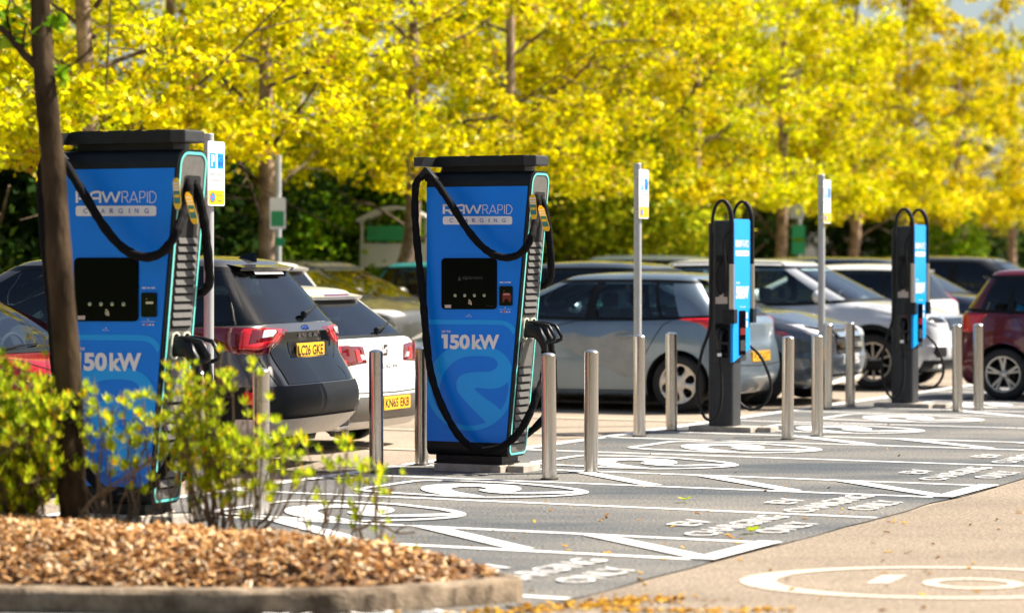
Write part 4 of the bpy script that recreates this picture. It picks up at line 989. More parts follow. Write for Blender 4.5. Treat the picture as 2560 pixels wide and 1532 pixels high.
def build_car(name, root, paint, c, glassm="glass_mid", style="five", rim="alloy", wins=None, clad=False, pillar="black_plastic", rear=True, front=True, lamps=None, plate=None, handles=True, roofrails=False, fine=True, dark_rear_pillar=False):
    arch = c.wr + .055
    # painted shell: the lower body and bonnet, and the roof
    sa, sb = (5, 5) if fine else (3, 3)
    na = NC * sa; body = MB()
    bl = [i / sb for i in range(0, 8 * sb + 1)]
    for sg in (1, -1):
        vs = [c.S(j / sa, b) for b in bl for j in range(na + 1)]; nw = na + 1
        inn = [False] * len(vs)
        for k, v in enumerate(vs):
            for wx in c.wx:
                if abs(v.y) > c.W * .36 and v.z < c.zb * .93 and (v.x - wx) ** 2 + (v.z - c.wr) ** 2 < arch ** 2: inn[k] = wx
        fs = []
        for r_ in range(len(bl) - 1):
            for j in range(na):
                q = (r_ * nw + j, r_ * nw + j + 1, (r_ + 1) * nw + j + 1, (r_ + 1) * nw + j)
                if all(inn[k] is not False for k in q): continue
                fs.append(q if sg == 1 else q[::-1])
        used = set(k for f in fs for k in f)
        for k in used:
            if inn[k] is not False:
                v = vs[k]; wx = inn[k]; d = Vector((v.x - wx, 0, v.z - c.wr)); l = max(d.length, .01); vs[k] = Vector((wx + d.x / l * arch, v.y, c.wr + d.z / l * arch))
        body.add([(v.x, v.y * sg, v.z) for v in vs], fs)
    body.build("body", paint, root, True, 60)
    ro = MB(); bl2 = [9 - .12] + [9 + i / 4 for i in range(13)]
    for sg in (1, -1):
        nw = NC * 3 + 1
        vs = [c.S(j / 3, b) for b in bl2 for j in range(nw)]
        ro.add([(v.x, v.y * sg, v.z) for v in vs], [(r_ * nw + j, r_ * nw + j + 1, (r_ + 1) * nw + j + 1, (r_ + 1) * nw + j)[::sg] for r_ in range(len(bl2) - 1) for j in range(nw - 1)])
    if rear == "spoiler" or rear is True:
        e = .10
        top = [c.S(a, 9.35) for a in (-3.4, -2, -1, 0, 1, 2, 3.4)]
        tip = [c.S(a, 9.0) + Vector((-e, 0, -.0)) for a in (-3.1, -2, -1, 0, 1, 2, 3.1)]; tip2 = [t + Vector((.02, 0, -.028)) for t in tip]; und = [c.S(a, 8.93) + c.N(a, 8.9) * .01 for a in (-3.3, -2, -1, 0, 1, 2, 3.3)]
        n = 7; ro.add([p + Vector((0, 0, .004)) for p in top] + tip + tip2 + und, [(r_ * n + i, r_ * n + i + 1, (r_ + 1) * n + i + 1, (r_ + 1) * n + i) for r_ in range(3) for i in range(n - 1)])
    ro.build("roof", paint, root, True, 50)
    # greenhouse: glass panes and pillars between ring 8 and ring 9
    wins = wins or [("rear_window", -2.75, 2.75, -2.6, 2.6), ("quarter_window", 5.3, 7.0, 5.0, 7.0), ("rear_door_window", 7.35, 10.6, 7.1, 12.2), ("front_door_window", 11.1, 15.5, 12.8, 15.2), ("windscreen", 17.2, 24.8, 17.0, 25.0)]
    occupied = []
    pil = MB(); 
    G0, G1 = 8.06, 8.93
    for nm, a0, a1, t0, t1 in wins:
        for sg in ((1,) if nm in ("rear_window", "windscreen") else (1, -1)):
            gmb = MB(); q = [(a0, G0), (a1, G0), (t1, G1), (t0, G1)]
            if sg < 0: q = [(-a, b) for a, b in q]
            c.patch(gmb, q, .001, 14, 5); gmb.build(nm, "glass_dark" if (nm in ("rear_window", "quarter_window") and glassm != "glass_clear") else glassm, root, True)
    side = sorted([w_ for w_ in wins if w_[0] not in ("rear_window", "windscreen")], key=lambda w_: w_[1])
    rw = [w_ for w_ in wins if w_[0] == "rear_window"][0]; ws = [w_ for w_ in wins if w_[0] == "windscreen"][0]
    bounds = [(rw[2], rw[4])] + [x for w_ in side for x in ((w_[1], w_[3]), (w_[2], w_[4]))] + [(ws[1], ws[3])]
    for sg in (1, -1):
        for k in range(0, len(bounds), 2):
            (a0, t0), (a1, t1) = bounds[k], bounds[k + 1]
            mi = 1 if (k in (0, len(bounds) - 2)) else 0
            if k == 0 and dark_rear_pillar: mi = 0
            q = [(a0, 8.0), (a1, 8.0), (t1, 9.0), (t0, 9.0)]
            c.patch(pil, [(a * sg, b) for a, b in q], .003, 8, 6, mi)
        for b0_, b1_, mi in ((7.98, G0 + .01, 0), (G1 - .01, 9.0, 0)):
            c.patch(pil, [(0, b0_), (NC * sg, b0_), (NC * sg, b1_), (0, b1_)], .004, 90, 1, mi)
    pil.build("pillars", [pillar, paint], root, True, 50)
    # interior: seats and dashboard seen through the glass
    st = MB()
    for sx in (c.L - c.rf - .35, c.L - c.rf - 1.2):
        for y in (-.36, .36):
            st.prism(rrect(-.24, .24, .55, 1.08, .08, 3), lambda a, b, d, sx=sx, y=y: (sx + d - (b - .6) * .25, y + a, b), -.06, .07)
            st.prism(rrect(-.11, .11, 1.11, 1.26, .05, 3), lambda a, b, d, sx=sx, y=y: (sx + d - .16, y + a, b), -.045, .045)
    st.build("seats", "seat_cloth", root)
    st = MB(); st.box(c.L - c.cowl - .55, c.L - c.cowl - .08, -c.W * .40, c.W * .40, c.zbf - .25, c.zbf - .05); st.tube(crom([(c.L - c.cowl - .62, .36 + .17 * cos(k * pi / 4), c.zbf - .04 + .17 * sin(k * pi / 4)) for k in range(8)], 3, True), .014, 6); st.build("dashboard", "seat_cloth", root)
    # floor pan and wheel wells
    ub = MB(); ub.box(.2, c.L - .2, -c.W * .39, c.W * .39, c.gc + .0, c.gc + .1)
    for wx in c.wx:
        for sg in (1, -1):
            n = 14; y0, y1 = sg * c.W * .495, sg * c.W * .30
            vs = [(wx + (arch + .004) * cos(pi * k / n * 1.3 - .15 * pi), yy, c.wr + (arch + .004) * sin(pi * k / n * 1.3 - .15 * pi)) for yy in (y0, y1) for k in range(n + 1)]
            ub.add(vs, [(k, k + 1, n + 2 + k, n + 1 + k) for k in range(n)]); ub.flat([v for v in vs[n + 1:]])
    ub.build("underside", "underbody", root)
    for wx in c.wx:
        for sg in (1, -1):
            wheel(root, wx, sg * (c.W / 2 - .125), c.wr, style, sg, rim)
            if clad:
                m = MB(); K = 18; vs = []
                for k in range(K + 1):
                    a = pi * (-.10 + 1.20 * k / K)
                    for rd, oy in ((arch - .003, -.01), (arch - .002, .012), (arch + .055, .013), (arch + .066, .0)):
                        vs.append((wx + rd * cos(a), sg * (c.W / 2 * .997 + oy), max(c.gc - .01, c.wr + rd * sin(a))))
                m.add(vs, [(k * 4 + j, k * 4 + j + 1, k * 4 + 5 + j, k * 4 + 4 + j) for k in range(K) for j in range(3)]); m.build("arch_trim", "black_plastic", root, True)
    if clad:
        m = MB()
        for sg in (1, -1):
            c.patch(m, [(7.1 * sg, .95), (14.6 * sg, .95), (14.6 * sg, 1.9), (7.1 * sg, 1.9)], .006, 20, 3)
        m.build("sill_trim", "black_plastic", root, True)
    # shut lines, handles, mirrors
    pg = MB()
    for sg in (1, -1):
        for pts in ([(10.9, 1.4), (10.85, 4), (10.85, 8)], [(15.6, 1.6), (15.6, 4), (15.4, 7.2)], [(6.9, 8), (7.0, 6.6), (7.5, 4.6), (7.9, 3.2)], [(7.9, 1.4), (15.6, 1.4)]):
            c.line(pg, [(a * sg, b) for a, b in pts], .009)
    c.line(pg, [(-3.4, 6.6), (-3.35, 4.6), (-2.9, 3.2), (0, 3.1), (2.9, 3.2), (3.35, 4.6), (3.4, 6.6)], .010)
    c.line(pg, [(-16.9, 7.3), (-17.4, 6.4), (-18.5, 5.8), (-21, 5.75), (-23, 5.75)], .009); c.line(pg, [(16.9, 7.3), (17.4, 6.4), (18.5, 5.8), (21, 5.75)], .009)
    pg.build("panel_gaps", "dark_hole", root)
    if handles:
        for sg in (1, -1):
            for a in (8.05, 11.4):
                m = MB(); p0, p1 = c.S(a * sg, 5.15), c.S((a + .55) * sg, 5.15); n = c.N(a * sg, 5.15)
                m.tube([p0 + n * .004, p0.lerp(p1, .15) + n * .034, p0.lerp(p1, .85) + n * .034, p1 + n * .004], [.012, .014, .014, .012], 8); m.build("door_handle", paint, root, True)
    for sg in (1, -1):
        p = c.S(14.9 * sg, 8.05); m = MB(); vs = []; n = 10
        for k, (dx, dy, rh, rw_) in enumerate(((-.05, .02, .03, .03), (-.05, .06, .055, .05), (-.02, .10, .085, .07), (0, .20, .082, .07), (.0, .255, .05, .05), (0, .27, .015, .02))):
            for q in range(n):
                a = 2 * pi * q / n; vs.append((p.x + dx + rw_ * cos(a), p.y + sg * dy, p.z + .07 + rh * sin(a)))
        m.add(vs, [(i * n + q, i * n + (q + 1) % n, (i + 1) * n + (q + 1) % n, (i + 1) * n + q) for i in range(5) for q in range(n)] + [tuple(range(5 * n, 6 * n))]); m.build("door_mirror", paint, root, True, 70)
    # plates: yellow behind, white in front
    def plateat(x, z, yel, text, tilt=0.0):
        m = MB(); s_ = -1 if yel else 1
        fr_ = lambda a, b, e=0.0: (x + s_ * (.012 + e) + (b * tilt), a * (-s_) * -1 if not yel else -a, z + b)
        fr_ = (lambda a, b, e=0.0: (x - .012 - e + b * tilt, -a, z + b)) if yel else (lambda a, b, e=0.0: (x + .012 + e - b * tilt, a, z + b))
        m.prism(rrect(-.26, .26, -.055, .055, .01, 3), lambda a, b, d: fr_(a, b, d), -.012, .004); pl = m.build("number_plate", "plate_yellow" if yel else "plate_white", root)
        if text:
            m = MB(); textfit(m, text, -.235, .235, -.038, .038, lambda a, b: fr_(a, b, .0055), bold=0.015); m.build("plate_lettering", "dark_hole", pl)
            m = MB(); rr0 = rrect(-.252, .252, -.048, .048, .008, 3); m.stroke(rr0, .004, lambda a, b: fr_(a, b, .005), closed=True); m.build("plate_border", "sign_text", pl)
    # lamps
    for (nm, mt, poly, off) in (lamps or []):
        for sg in (1, -1):
            m = MB(); c.region(m, [(a * sg, b) for a, b in poly], off); m.build(nm, mt, root, True, 40)
    if plate: 
        for (x, z, yel, text, tilt) in plate: plateat(x, z, yel, text, tilt)
    if roofrails:
        for sg in (1, -1):
            m = MB(); m.tube([c.S(a * sg, 9.1) + Vector((0, 0, .0 if a in (5.0, 16.0) else .035)) for a in (5.0, 5.6, 8, 12, 15.4, 16.0)], .014, 8); m.build("roof_rail", "black_plastic" if roofrails is True else roofrails, root, True)
    return root

def antenna(root, c, kind="fin"):
    m = MB(); p = c.S(0, 9.9)
    if kind == "fin": m.add([(p.x - .02, -.035, p.z - .01), (p.x - .02, .035, p.z - .01), (p.x + .20, .02, p.z - .01), (p.x + .20, -.02, p.z - .01), (p.x - .03, -.006, p.z + .065), (p.x - .03, .006, p.z + .065), (p.x + .03, .004, p.z + .062), (p.x + .03, -.004, p.z + .062)], [(0, 1, 5, 4), (1, 2, 6, 5), (2, 3, 7, 6), (3, 0, 4, 7), (4, 5, 6, 7)])
    else: m.tube([(p.x, 0, p.z - .01), (p.x - .05, 0, p.z + .05), (p.x - .30, 0, p.z + .26)], [.010, .004, .002], 6)
    m.build("aerial", "gloss_black", root, True)
def wiper(root, c, a0=-.2, a1=-1.9, z="rear"):
    m = MB(); p0 = c.S(a0, 8.10) + c.N(a0, 8.1) * .03; p1 = c.S(a1, 8.26) + c.N(a1, 8.26) * .035
    m.tube([p0 + Vector((0, 0, -.03)), p0, p0.lerp(p1, .3) + Vector((-.012, 0, 0)), p1], [.022, .028, .016, .008], 8); m.build("rear_wiper", "black_plastic", root, True)
def place_car(u, v, heading, ref, c, name, label, cat, group="cars parked behind the chargers", z=0, turn=0):
    """heading +1: nose towards the lane (v), -1: tail towards the lane; (u, v) is the middle of the end nearest the lane"""
    p = uv(u, v, z)
    if heading > 0: rz = YAW; p -= V * c.L
    else: rz = YAW + pi
    return empty(name, p, rz + radians(turn), label, cat, group)

# --- graphite crossover, tail towards us
c = Car(L=4.6, W=1.80, H=1.66, zb=1.10, zbf=1.08, hood=.90, cowl=1.15, rtop=.55, rbot=.17, rf=2.15, wr=.345, ro=.82, fo=.90, gc=.29, roofw=.66, gw=.88, bump=.05, tail=.12)
r = place_car(-.43, -1.13, -1, 0, c, "crossover_car", "dark graphite crossover with its tail towards the chargers and a silver lower bumper", "car", turn=6)
lam = [("tail_lamp", "lamp_dark_red", [(1.6, 5.35), (1.15, 5.8), (1.10, 6.45), (2.4, 6.72), (4.2, 6.9), (5.6, 6.95), (6.9, 6.9), (6.5, 6.2), (5.7, 5.5), (4.6, 5.05), (3.4, 4.95), (2.4, 5.05)], .012),
       ("tail_lamp_strip", "lamp_bright_red", [(4.5, 5.15), (3.6, 5.12), (3.0, 5.15), (1.9, 5.4), (1.40, 5.85), (1.32, 6.36), (2.6, 6.60), (4.2, 6.66), (4.3, 6.5), (4.4, 6.0)], .016),
       ("tail_lamp_core", "lamp_dark_red", [(4.0, 5.40), (2.2, 5.55), (1.70, 5.95), (1.64, 6.24), (2.9, 6.40), (3.8, 6.42)], .019),
       ("reversing_lamp", "lamp_clear", [(3.2, 5.70), (2.3, 5.76), (1.95, 5.97), (1.95, 6.12), (3.0, 6.16)], .022)]
build_car("x", r, "paint_graphite", c, "glass_mid", "five", "alloy", clad=True, dark_rear_pillar=True, pillar="gloss_black", lamps=lam, roofrails=False,
          wins=[("rear_window", -3.15, 3.15, -2.75, 2.75), ("quarter_window", 4.6, 6.8, 4.3, 6.9), ("rear_door_window", 7.2, 10.6, 7.1, 12.2), ("front_door_window", 11.1, 15.5, 12.8, 15.2), ("windscreen", 17.2, 24.8, 17.0, 25.0)])
m = MB(); c.patch(m, [(-6.3, 1.75), (6.3, 1.75), (6.0, 3.55), (-6.0, 3.55)], .012, 40, 6); m.build("bumper", "black_plastic", r, True)
m = MB(); c.patch(m, [(-5.0, .8), (5.0, .8), (5.2, 1.95), (-5.2, 1.95)], .026, 34, 6); m.build("skid_plate", "silver_plastic", r, True)
for sg in (1, -1):
    m = MB(); p = c.S(3.1 * sg, 1.2); m.prism(rrect(-.12, .12, -.05, .05, .03, 4), lambda a, b, d, p=p: (p.x + .02 - d, p.y + a, p.z + b), 0, .055, inset=.008); ex = m.build("exhaust_tip", "chrome", r, True)
    m = MB(); m.flat([(p.x - .038, p.y + a, p.z + b) for a, b in rrect(-.095, .095, -.032, .032, .02, 4)]); m.build("exhaust_opening", "dark_hole", ex)
m = MB(); c.patch(m, [(-2.2, 3.62), (2.2, 3.62), (2.55, 5.95), (-2.55, 5.95)], .006, 24, 10); m.build("tailgate_panel", "gloss_black", r, True)
x = c.S(0, 5.1).x
m = MB(); c.patch(m, [(-1.15, 4.78), (1.15, 4.78), (1.2, 5.5), (-1.2, 5.5)], .010, 10, 4); m.build("plate_recess", "black_plastic", r, True)
zz = c.S(0, 5.1).z
for (pt, nm) in (((x - .022, zz), "plate"),):
    m = MB(); f = lambda a, b, e=0.0: (x - .022 - e, -a, zz + b)
    m.prism(rrect(-.26, .26, -.056, .056, .01, 3), lambda a, b, d: f(a, b, d), 0, .008); pl = m.build("number_plate", "plate_yellow", r)
    m = MB(); textfit(m, "LC26 GKE", -.235, .235, -.040, .040, lambda a, b: f(a, b, .0095), bold=0.02); m.build("plate_lettering", "dark_hole", pl)
b = c.S(0, 6.62); m = MB(); m.prism(circ(0, 0, .075, 24, .034), lambda a, b_, d: (b.x - d - .006, -a, b.z - .02 + b_), -.01, .006); bd = m.build("badge", "chrome", r)
m = MB(); m.prism(circ(0, 0, .067, 24, .028), lambda a, b_, d: (b.x - d - .006, -a, b.z - .02 + b_), .0, .008); m.build("badge_field", "badge_blue", bd)
m = MB(); m.stroke(crom([(-.045, -.004), (-.03, .012), (-.012, .0), (.006, -.008), (.02, .008), (.045, .0)], 4), .008, lambda a, b_: (b.x - .0155, -a, b.z - .02 + b_)); m.build("badge_script", "chrome", bd)
bb = c.S(0, 5.85); m = MB(); textfit(m, "KUGA", -.17, .17, bb.z - .028, bb.z + .004, lambda a, z_: (bb.x - .016, -a, z_), bold=0.02, space=1.8); m.build("model_lettering", "alloy_dark", r)
m = MB(); c.patch(m, [(-1.2, 8.83), (1.2, 8.83), (1.2, 8.9), (-1.2, 8.9)], .03, 6, 1); m.build("brake_light", "lamp_clear", r)
m = MB(); c.region(m, [(5.2, 2.7), (4.6, 2.6), (4.4, 3.3), (4.9, 3.4)], .02); m.build("reflector", "lamp_bright_red", r)
antenna(r, c); wiper(r, c)

# --- white hatchback, tail towards us
c = Car(L=4.25, W=1.81, H=1.40, zb=.92, zbf=.95, hood=.74, cowl=1.05, rtop=.62, rbot=.15, rf=2.1, wr=.315, ro=.80, fo=.85, gc=.19, roofw=.66, gw=.87, tail=.06, bump=.03)
r = place_car(1.75, -1.69, -1, 0, c, "hatchback", "white hatchback with its tail towards the chargers, directly behind the second bollard pair", "car", turn=3)
lam = [("tail_lamp", "lamp_dark_red", [(1.15, 5.15), (1.35, 5.95), (2.4, 6.1), (4.4, 6.25), (5.7, 6.3), (5.4, 5.6), (4.4, 5.15), (2.6, 5.0)], .012),
       ("tail_lamp_strip", "lamp_bright_red", [(1.5, 5.2), (1.75, 5.85), (2.1, 5.85), (1.9, 5.18)], .017), ("tail_lamp_line", "lamp_bright_red", [(2.6, 5.1), (4.6, 5.35), (4.9, 5.6), (2.7, 5.35)], .017),
       ("reversing_lamp", "lamp_clear", [(1.3, 5.3), (1.45, 5.6), (1.75, 5.6), (1.6, 5.3)], .019), ("tail_lamp_upper", "lamp_red", [(3.0, 5.65), (3.1, 6.05), (4.6, 6.15), (5.2, 6.1), (4.4, 5.75)], .017)]
build_car("x", r, "paint_white", c, "glass_mid", "five", "alloy", lamps=lam, wins=[("rear_window", -3.0, 3.0, -2.7, 2.7), ("quarter_window", 5.2, 6.8, 5.0, 6.9), ("rear_door_window", 7.2, 10.6, 7.1, 12.2), ("front_door_window", 11.1, 15.5, 12.8, 15.2), ("windscreen", 17.2, 24.8, 17.0, 25.0)])
m = MB(); c.patch(m, [(-2.9, 1.6), (2.9, 1.6), (2.5, 2.95), (-2.5, 2.95)], .010, 20, 5); m.build("bumper_insert", "charger_grey", r, True)
x = c.S(0, 2.35).x; zz = c.S(0, 2.4).z + .01
m = MB(); f = lambda a, b, e=0.0: (x - .022 - e, -a, zz + b)
m.prism(rrect(-.26, .26, -.056, .056, .01, 3), lambda a, b, d: f(a, b, d), 0, .008); pl = m.build("number_plate", "plate_yellow", r)
m = MB(); textfit(m, "KN65 EKB", -.235, .235, -.040, .040, lambda a, b: f(a, b, .0095), bold=0.02); m.build("plate_lettering", "dark_hole", pl)
m = MB(); c.patch(m, [(-3.3, 1.0), (3.3, 1.0), (3.2, 1.55), (-3.2, 1.55)], .012, 20, 3); m.build("bumper_lip", "silver_plastic", r, True)
b = c.S(0, 5.75); m = MB()
for q in ([(-.04, .045), (.045, .045), (.045, .02), (-.012, .02), (-.012, .008), (-.04, .008)], [(.045, .004), (.045, -.05), (-.03, -.05), (-.045, -.028), (.015, -.028), (.015, .004)]): m.prism(q, lambda a, z_, d: (b.x - d, -a, b.z + z_), -.01, .012)
m.build("badge", "chrome", r)
bb = c.S(0, 4.9); m = MB(); textfit(m, "LEON", -.20, .20, bb.z - .02, bb.z + .018, lambda a, z_: (bb.x - .010, -a, z_), bold=0.03, space=1.7); m.build("model_lettering", "alloy_dark", r)
m = MB(); c.patch(m, [(-1.1, 8.86), (1.1, 8.86), (1.1, 8.95), (-1.1, 8.95)], .05, 6, 1); m.build("brake_light", "lamp_dark_red", r)
for sg in (1, -1):
    m = MB(); c.region(m, [(3.6 * sg, 1.7), (4.6 * sg, 1.7), (4.6 * sg, 1.95), (3.6 * sg, 1.95)], .018); m.build("reflector", "lamp_dark_red", r)
m = MB(); p = c.S(2.4, .95); m.tube([(p.x + .12, p.y, p.z - .02), (p.x - .03, p.y, p.z - .03)], .04, 12); m.build("exhaust_tip", "alloy_dark", r, True)
wiper(r, c)

# --- silver hatchback seen from its side
c = Car(L=4.02, W=1.74, H=1.49, zb=.98, zbf=.99, hood=.78, cowl=.95, rtop=.52, rbot=.13, rf=1.90, wr=.305, ro=.62, fo=.80, gc=.19, roofw=.66, gw=.88, tail=.05)
r = place_car(8.75, -.97, -1, 0, c, "hatchback", "silver hatchback with a dented dusty rear door, parked behind the middle parking sign", "car")
lam = [("tail_lamp", "lamp_bright_red", [(3.3, 5.2), (3.0, 6.2), (3.1, 7.2), (4.4, 7.4), (6.9, 7.5), (6.3, 6.8), (5.4, 6.0), (4.2, 5.2)], .012), ("headlamp", "lamp_clear", [(19.5, 5.1), (18.0, 5.0), (16.5, 5.35), (15.9, 6.0), (17.2, 6.0), (19.0, 5.6)], .012)]
build_car("x", r, "paint_silver", c, "glass_clear", "cover", "alloy", lamps=lam, wins=[("rear_window", -4.2, 4.2, -3.1, 3.1), ("quarter_window", 6.85, 7.6, 6.9, 8.0), ("rear_door_window", 7.75, 10.5, 8.2, 12.1), ("front_door_window", 11.0, 15.7, 12.7, 15.2), ("windscreen", 17.2, 24.8, 17.0, 25.0)],
          plate=[(c.S(0, 3.6).x, c.S(0, 3.6).z, True, "VO08 KXT", 0)])
# the dent: dust and creases on the rear door, on the side we see (+y side of the car)
def door(mb, pts, off): 
    mb.flat([c.S(a, b) + c.N(a, b) * off for a, b in pts])
m = MB(); c.region(m, [(8.25, 2.2), (8.8, 2.6), (9.4, 3.3), (10.0, 4.0), (10.5, 4.6), (10.6, 5.2), (10.1, 5.4), (9.6, 5.1), (9.2, 5.0), (8.8, 5.45), (8.4, 5.6), (8.0, 5.3), (7.85, 4.6), (7.9, 3.6), (8.05, 2.8)], .0025); m.build("dusty_dent", "stain_dust", r, True)
antenna(r, c, "rod"); wiper(r, c)

# --- slate saloon-hatch, nose towards the chargers
c = Car(L=4.55, W=1.84, H=1.61, zb=1.02, zbf=1.06, hood=.86, cowl=1.22, rtop=.80, rbot=.22, rf=2.35, wr=.35, ro=.85, fo=.84, gc=.22, roofw=.66, gw=.88, tail=.06)
r = place_car(10.7, -.62, 1, 0, c, "crossover_car", "slate grey crossover facing right with a bright chrome grille, beside the silver hatchback's tail", "car")
lam = [("headlamp", "lamp_clear", [(19.7, 4.85), (18.3, 4.6), (17.2, 5.0), (16.3, 6.0), (17.6, 6.1), (19.3, 5.6)], .012), ("headlamp_eye", "gloss_black", [(19.3, 5.15), (18.3, 5.1), (17.4, 5.5), (17.5, 5.9), (18.9, 5.5)], .016)]
build_car("x", r, "paint_slate", c, "glass_mid", "twin", "alloy_dark", lamps=lam, plate=[(c.L - .01, .50, False, "HK19 VLD", 0)])
m = MB(); c.patch(m, [(-20.0, 4.0), (-22.0, 4.0), (-22.1, 5.3), (-19.9, 5.3)][::1] if False else [(19.9, 3.9), (22.1, 3.9), (22.2, 5.3), (19.8, 5.3)], .010, 14, 6); gq = m.build("grille", "dark_hole", r, True)
for bq in (4.35, 4.85):
    m = MB(); c.patch(m, [(19.9, bq - .12), (22.1, bq - .12), (22.1, bq + .12), (19.9, bq + .12)], .026, 12, 2); m.build("grille_bar", "chrome", gq, True)
cc = c.S(21, 4.6); m = MB(); m.stroke(circ(0, 0, .075, 24), .014, lambda a, b_: (cc.x + .045, a, cc.z + b_), closed=True)
for an in (90, 210, 330): m.stroke([(0, 0), (.07 * cos(radians(an)), .07 * sin(radians(an)))], .014, lambda a, b_: (cc.x + .046, a, cc.z + b_))
m.build("badge", "chrome", gq)
m = MB(); c.patch(m, [(18.3, 1.2), (23.7, 1.2), (23.3, 1.75), (18.7, 1.75)], .030, 20, 3); m.build("bumper_blade", "chrome", r, True)
for sg in (1, -1):
    m = MB(); c.region(m, [(19.5 * sg, 1.95), (18.0 * sg, 1.95), (17.8 * sg, 3.1), (19.2 * sg, 2.9)], .010); m.build("air_intake", "dark_hole", r)

# --- white crossover, nose to the right
c = Car(L=4.45, W=1.84, H=1.63, zb=1.04, zbf=1.08, hood=.90, cowl=1.10, rtop=.62, rbot=.20, rf=2.0, wr=.35, ro=.80, fo=.88, gc=.25, roofw=.68, gw=.89, tail=.06)
r = place_car(14.6, -.50, 1, 0, c, "crossover_car", "white crossover facing right with black wheel arches, behind the farthest slim charger", "car")
lam = [("headlamp", "lamp_clear", [(19.9, 4.8), (18.3, 4.75), (17.3, 5.1), (16.5, 5.6), (17.6, 5.75), (19.6, 5.5)], .012), ("headlamp_eye", "gloss_black", [(19.7, 4.9), (18.3, 4.9), (17.3, 5.2), (18.2, 5.6), (19.5, 5.4)], .016), ("fog_lamp_surround", "dark_hole", [(19.4, 2.2), (18.2, 2.1), (17.7, 2.5), (17.9, 3.2), (19.2, 3.1)], .012)]
build_car("x", r, "paint_pearl", c, "glass_clear", "ten", "alloy", clad=True, lamps=lam, roofrails="silver_plastic", plate=[(c.L - .01, .50, False, "EA18 NRF", 0)])
m = MB(); c.patch(m, [(19.9, 4.6), (22.1, 4.6), (22.2, 5.4), (19.8, 5.4)], .010, 14, 4); m.build("grille", "gloss_black", r, True)
m = MB(); c.patch(m, [(17.0, .9), (25.0, .9), (25.0, 1.9), (17.0, 1.9)], .010, 30, 3); m.build("bumper_cladding", "black_plastic", r, True)
for sg in (1, -1):
    m = MB(); c.patch(m, [(18.2 * sg, 1.3), (19.4 * sg, 1.3), (19.4 * sg, 1.6), (18.2 * sg, 1.6)], .018, 4, 2); m.build("bumper_trim", "chrome", r)

# --- maroon hatchback at the right
c = Car(L=4.1, W=1.70, H=1.53, zb=1.00, zbf=1.05, hood=.84, cowl=.95, rtop=.40, rbot=.12, rf=1.75, wr=.30, ro=.64, fo=.80, gc=.18, roofw=.70, gw=.90, tail=.05)
r = empty("hatchback", uv(12.75, .15), YAW, "maroon hatchback at the right with its tail lamp beside two bollards", "car", "cars parked behind the chargers")
lam = [("tail_lamp", "lamp_bright_red", [(3.6, 4.9), (3.2, 5.8), (3.1, 6.6), (4.4, 6.7), (5.9, 6.65), (5.6, 6.0), (5.2, 5.3), (4.6, 4.85)], .012)]
build_car("x", r, "paint_maroon", c, "glass_dark", "twin", "alloy", lamps=lam)
antenna(r, c, "rod")

# --- red hatchback at the left edge
c = Car(L=4.0, W=1.74, H=1.48, zb=.95, zbf=.94, hood=.78, cowl=1.0, rtop=.5, rbot=.15, rf=2.05, wr=.31, ro=.7, fo=.8, gc=.19, roofw=.68, gw=.90)
r = place_car(-2.65, -1.10, 1, 0, c, "hatchback", "bright red hatchback at the left edge, its windscreen behind the leaning tree", "car")
lam = [("headlamp", "lamp_clear", [(19.5, 5.0), (18.0, 4.9), (16.7, 5.3), (16.2, 6.1), (17.4, 6.1), (19.1, 5.6)], .012)]
build_car("x", r, "paint_red", c, "glass_clear", "five", "alloy", lamps=lam, pillar="black_plastic")
m = MB()
for y in (.1, -.55): p = c.S(21, 8.05); m.tube([(p.x + .02, y, p.z + .01), (p.x - .02, y + .25, p.z + .03), (p.x - .06, y + .52, p.z + .035)], [.012, .009, .006], 6)
m.build("wipers", "black_plastic", r)

# --- the cars farther back
def far(name, u, v, hd, paint, label, H_=1.5, L_=4.3, glassm="glass_mid", lamps=None, hk=.52, **k):
    c = Car(L=L_, W=1.8, H=H_, zb=H_ * .655, zbf=H_ * (.655 + (hk - .52) * .5), hood=H_ * hk, cowl=1.05, rtop=.5, rbot=.16, rf=2.0, wr=.32, gc=.2, **k)
    r = place_car(u, v, hd, 0, c, name, label, "car", "cars in the rows behind")
    build_car("x", r, paint, c, glassm, "five", "alloy", lamps=lamps, fine=False)
    return r, c
HL = [("headlamp", "lamp_clear", [(19.6, 5.0), (18.0, 4.9), (16.7, 5.3), (16.2, 6.0), (17.4, 6.0), (19.1, 5.6)], .012)]
TL = [("tail_lamp", "lamp_bright_red", [(3.0, 5.0), (2.9, 5.9), (3.2, 6.9), (4.6, 7.2), (5.9, 6.9), (6.2, 6.2), (5.4, 5.4), (4.6, 5.0)], .015)]
far("crossover_car", 11.2, -6.3, 1, "paint_olive", "dark olive car facing right behind the white hatchback, with two bright headlamps", 1.60, 4.6, "glass_clear", HL, hk=.62)
far("saloon_car", 13.9, -7.1, 1, "paint_olive", "dark bronze car with a black door mirror, behind the olive car with the bright headlamps", 1.62, 4.6, "glass_clear", HL)
far("hatchback", 7.4, -5.7, -1, "paint_white", "white hatchback whose roof shows over the graphite crossover's tail", 1.62, 4.3, "glass_mid", TL)
far("hatchback", 17.6, -6.4, 1, "paint_teal", "teal car just left of the middle tall charger", 1.60, 4.2)
far("people_carrier", 22.8, -11.3, 1, "paint_pearl", "tall silver white people carrier behind a tree trunk, below the green trolley shelter", 1.93, 4.7, "glass_dark")
far("hatchback", 24.6, -6.0, 1, "paint_silver", "silver grey car roof behind the nearer slim charger", 1.70, 4.5)
far("saloon_car", 30.5, -6.4, 1, "paint_slate", "dark slate car behind the white crossover's windscreen", 1.64, 4.4)
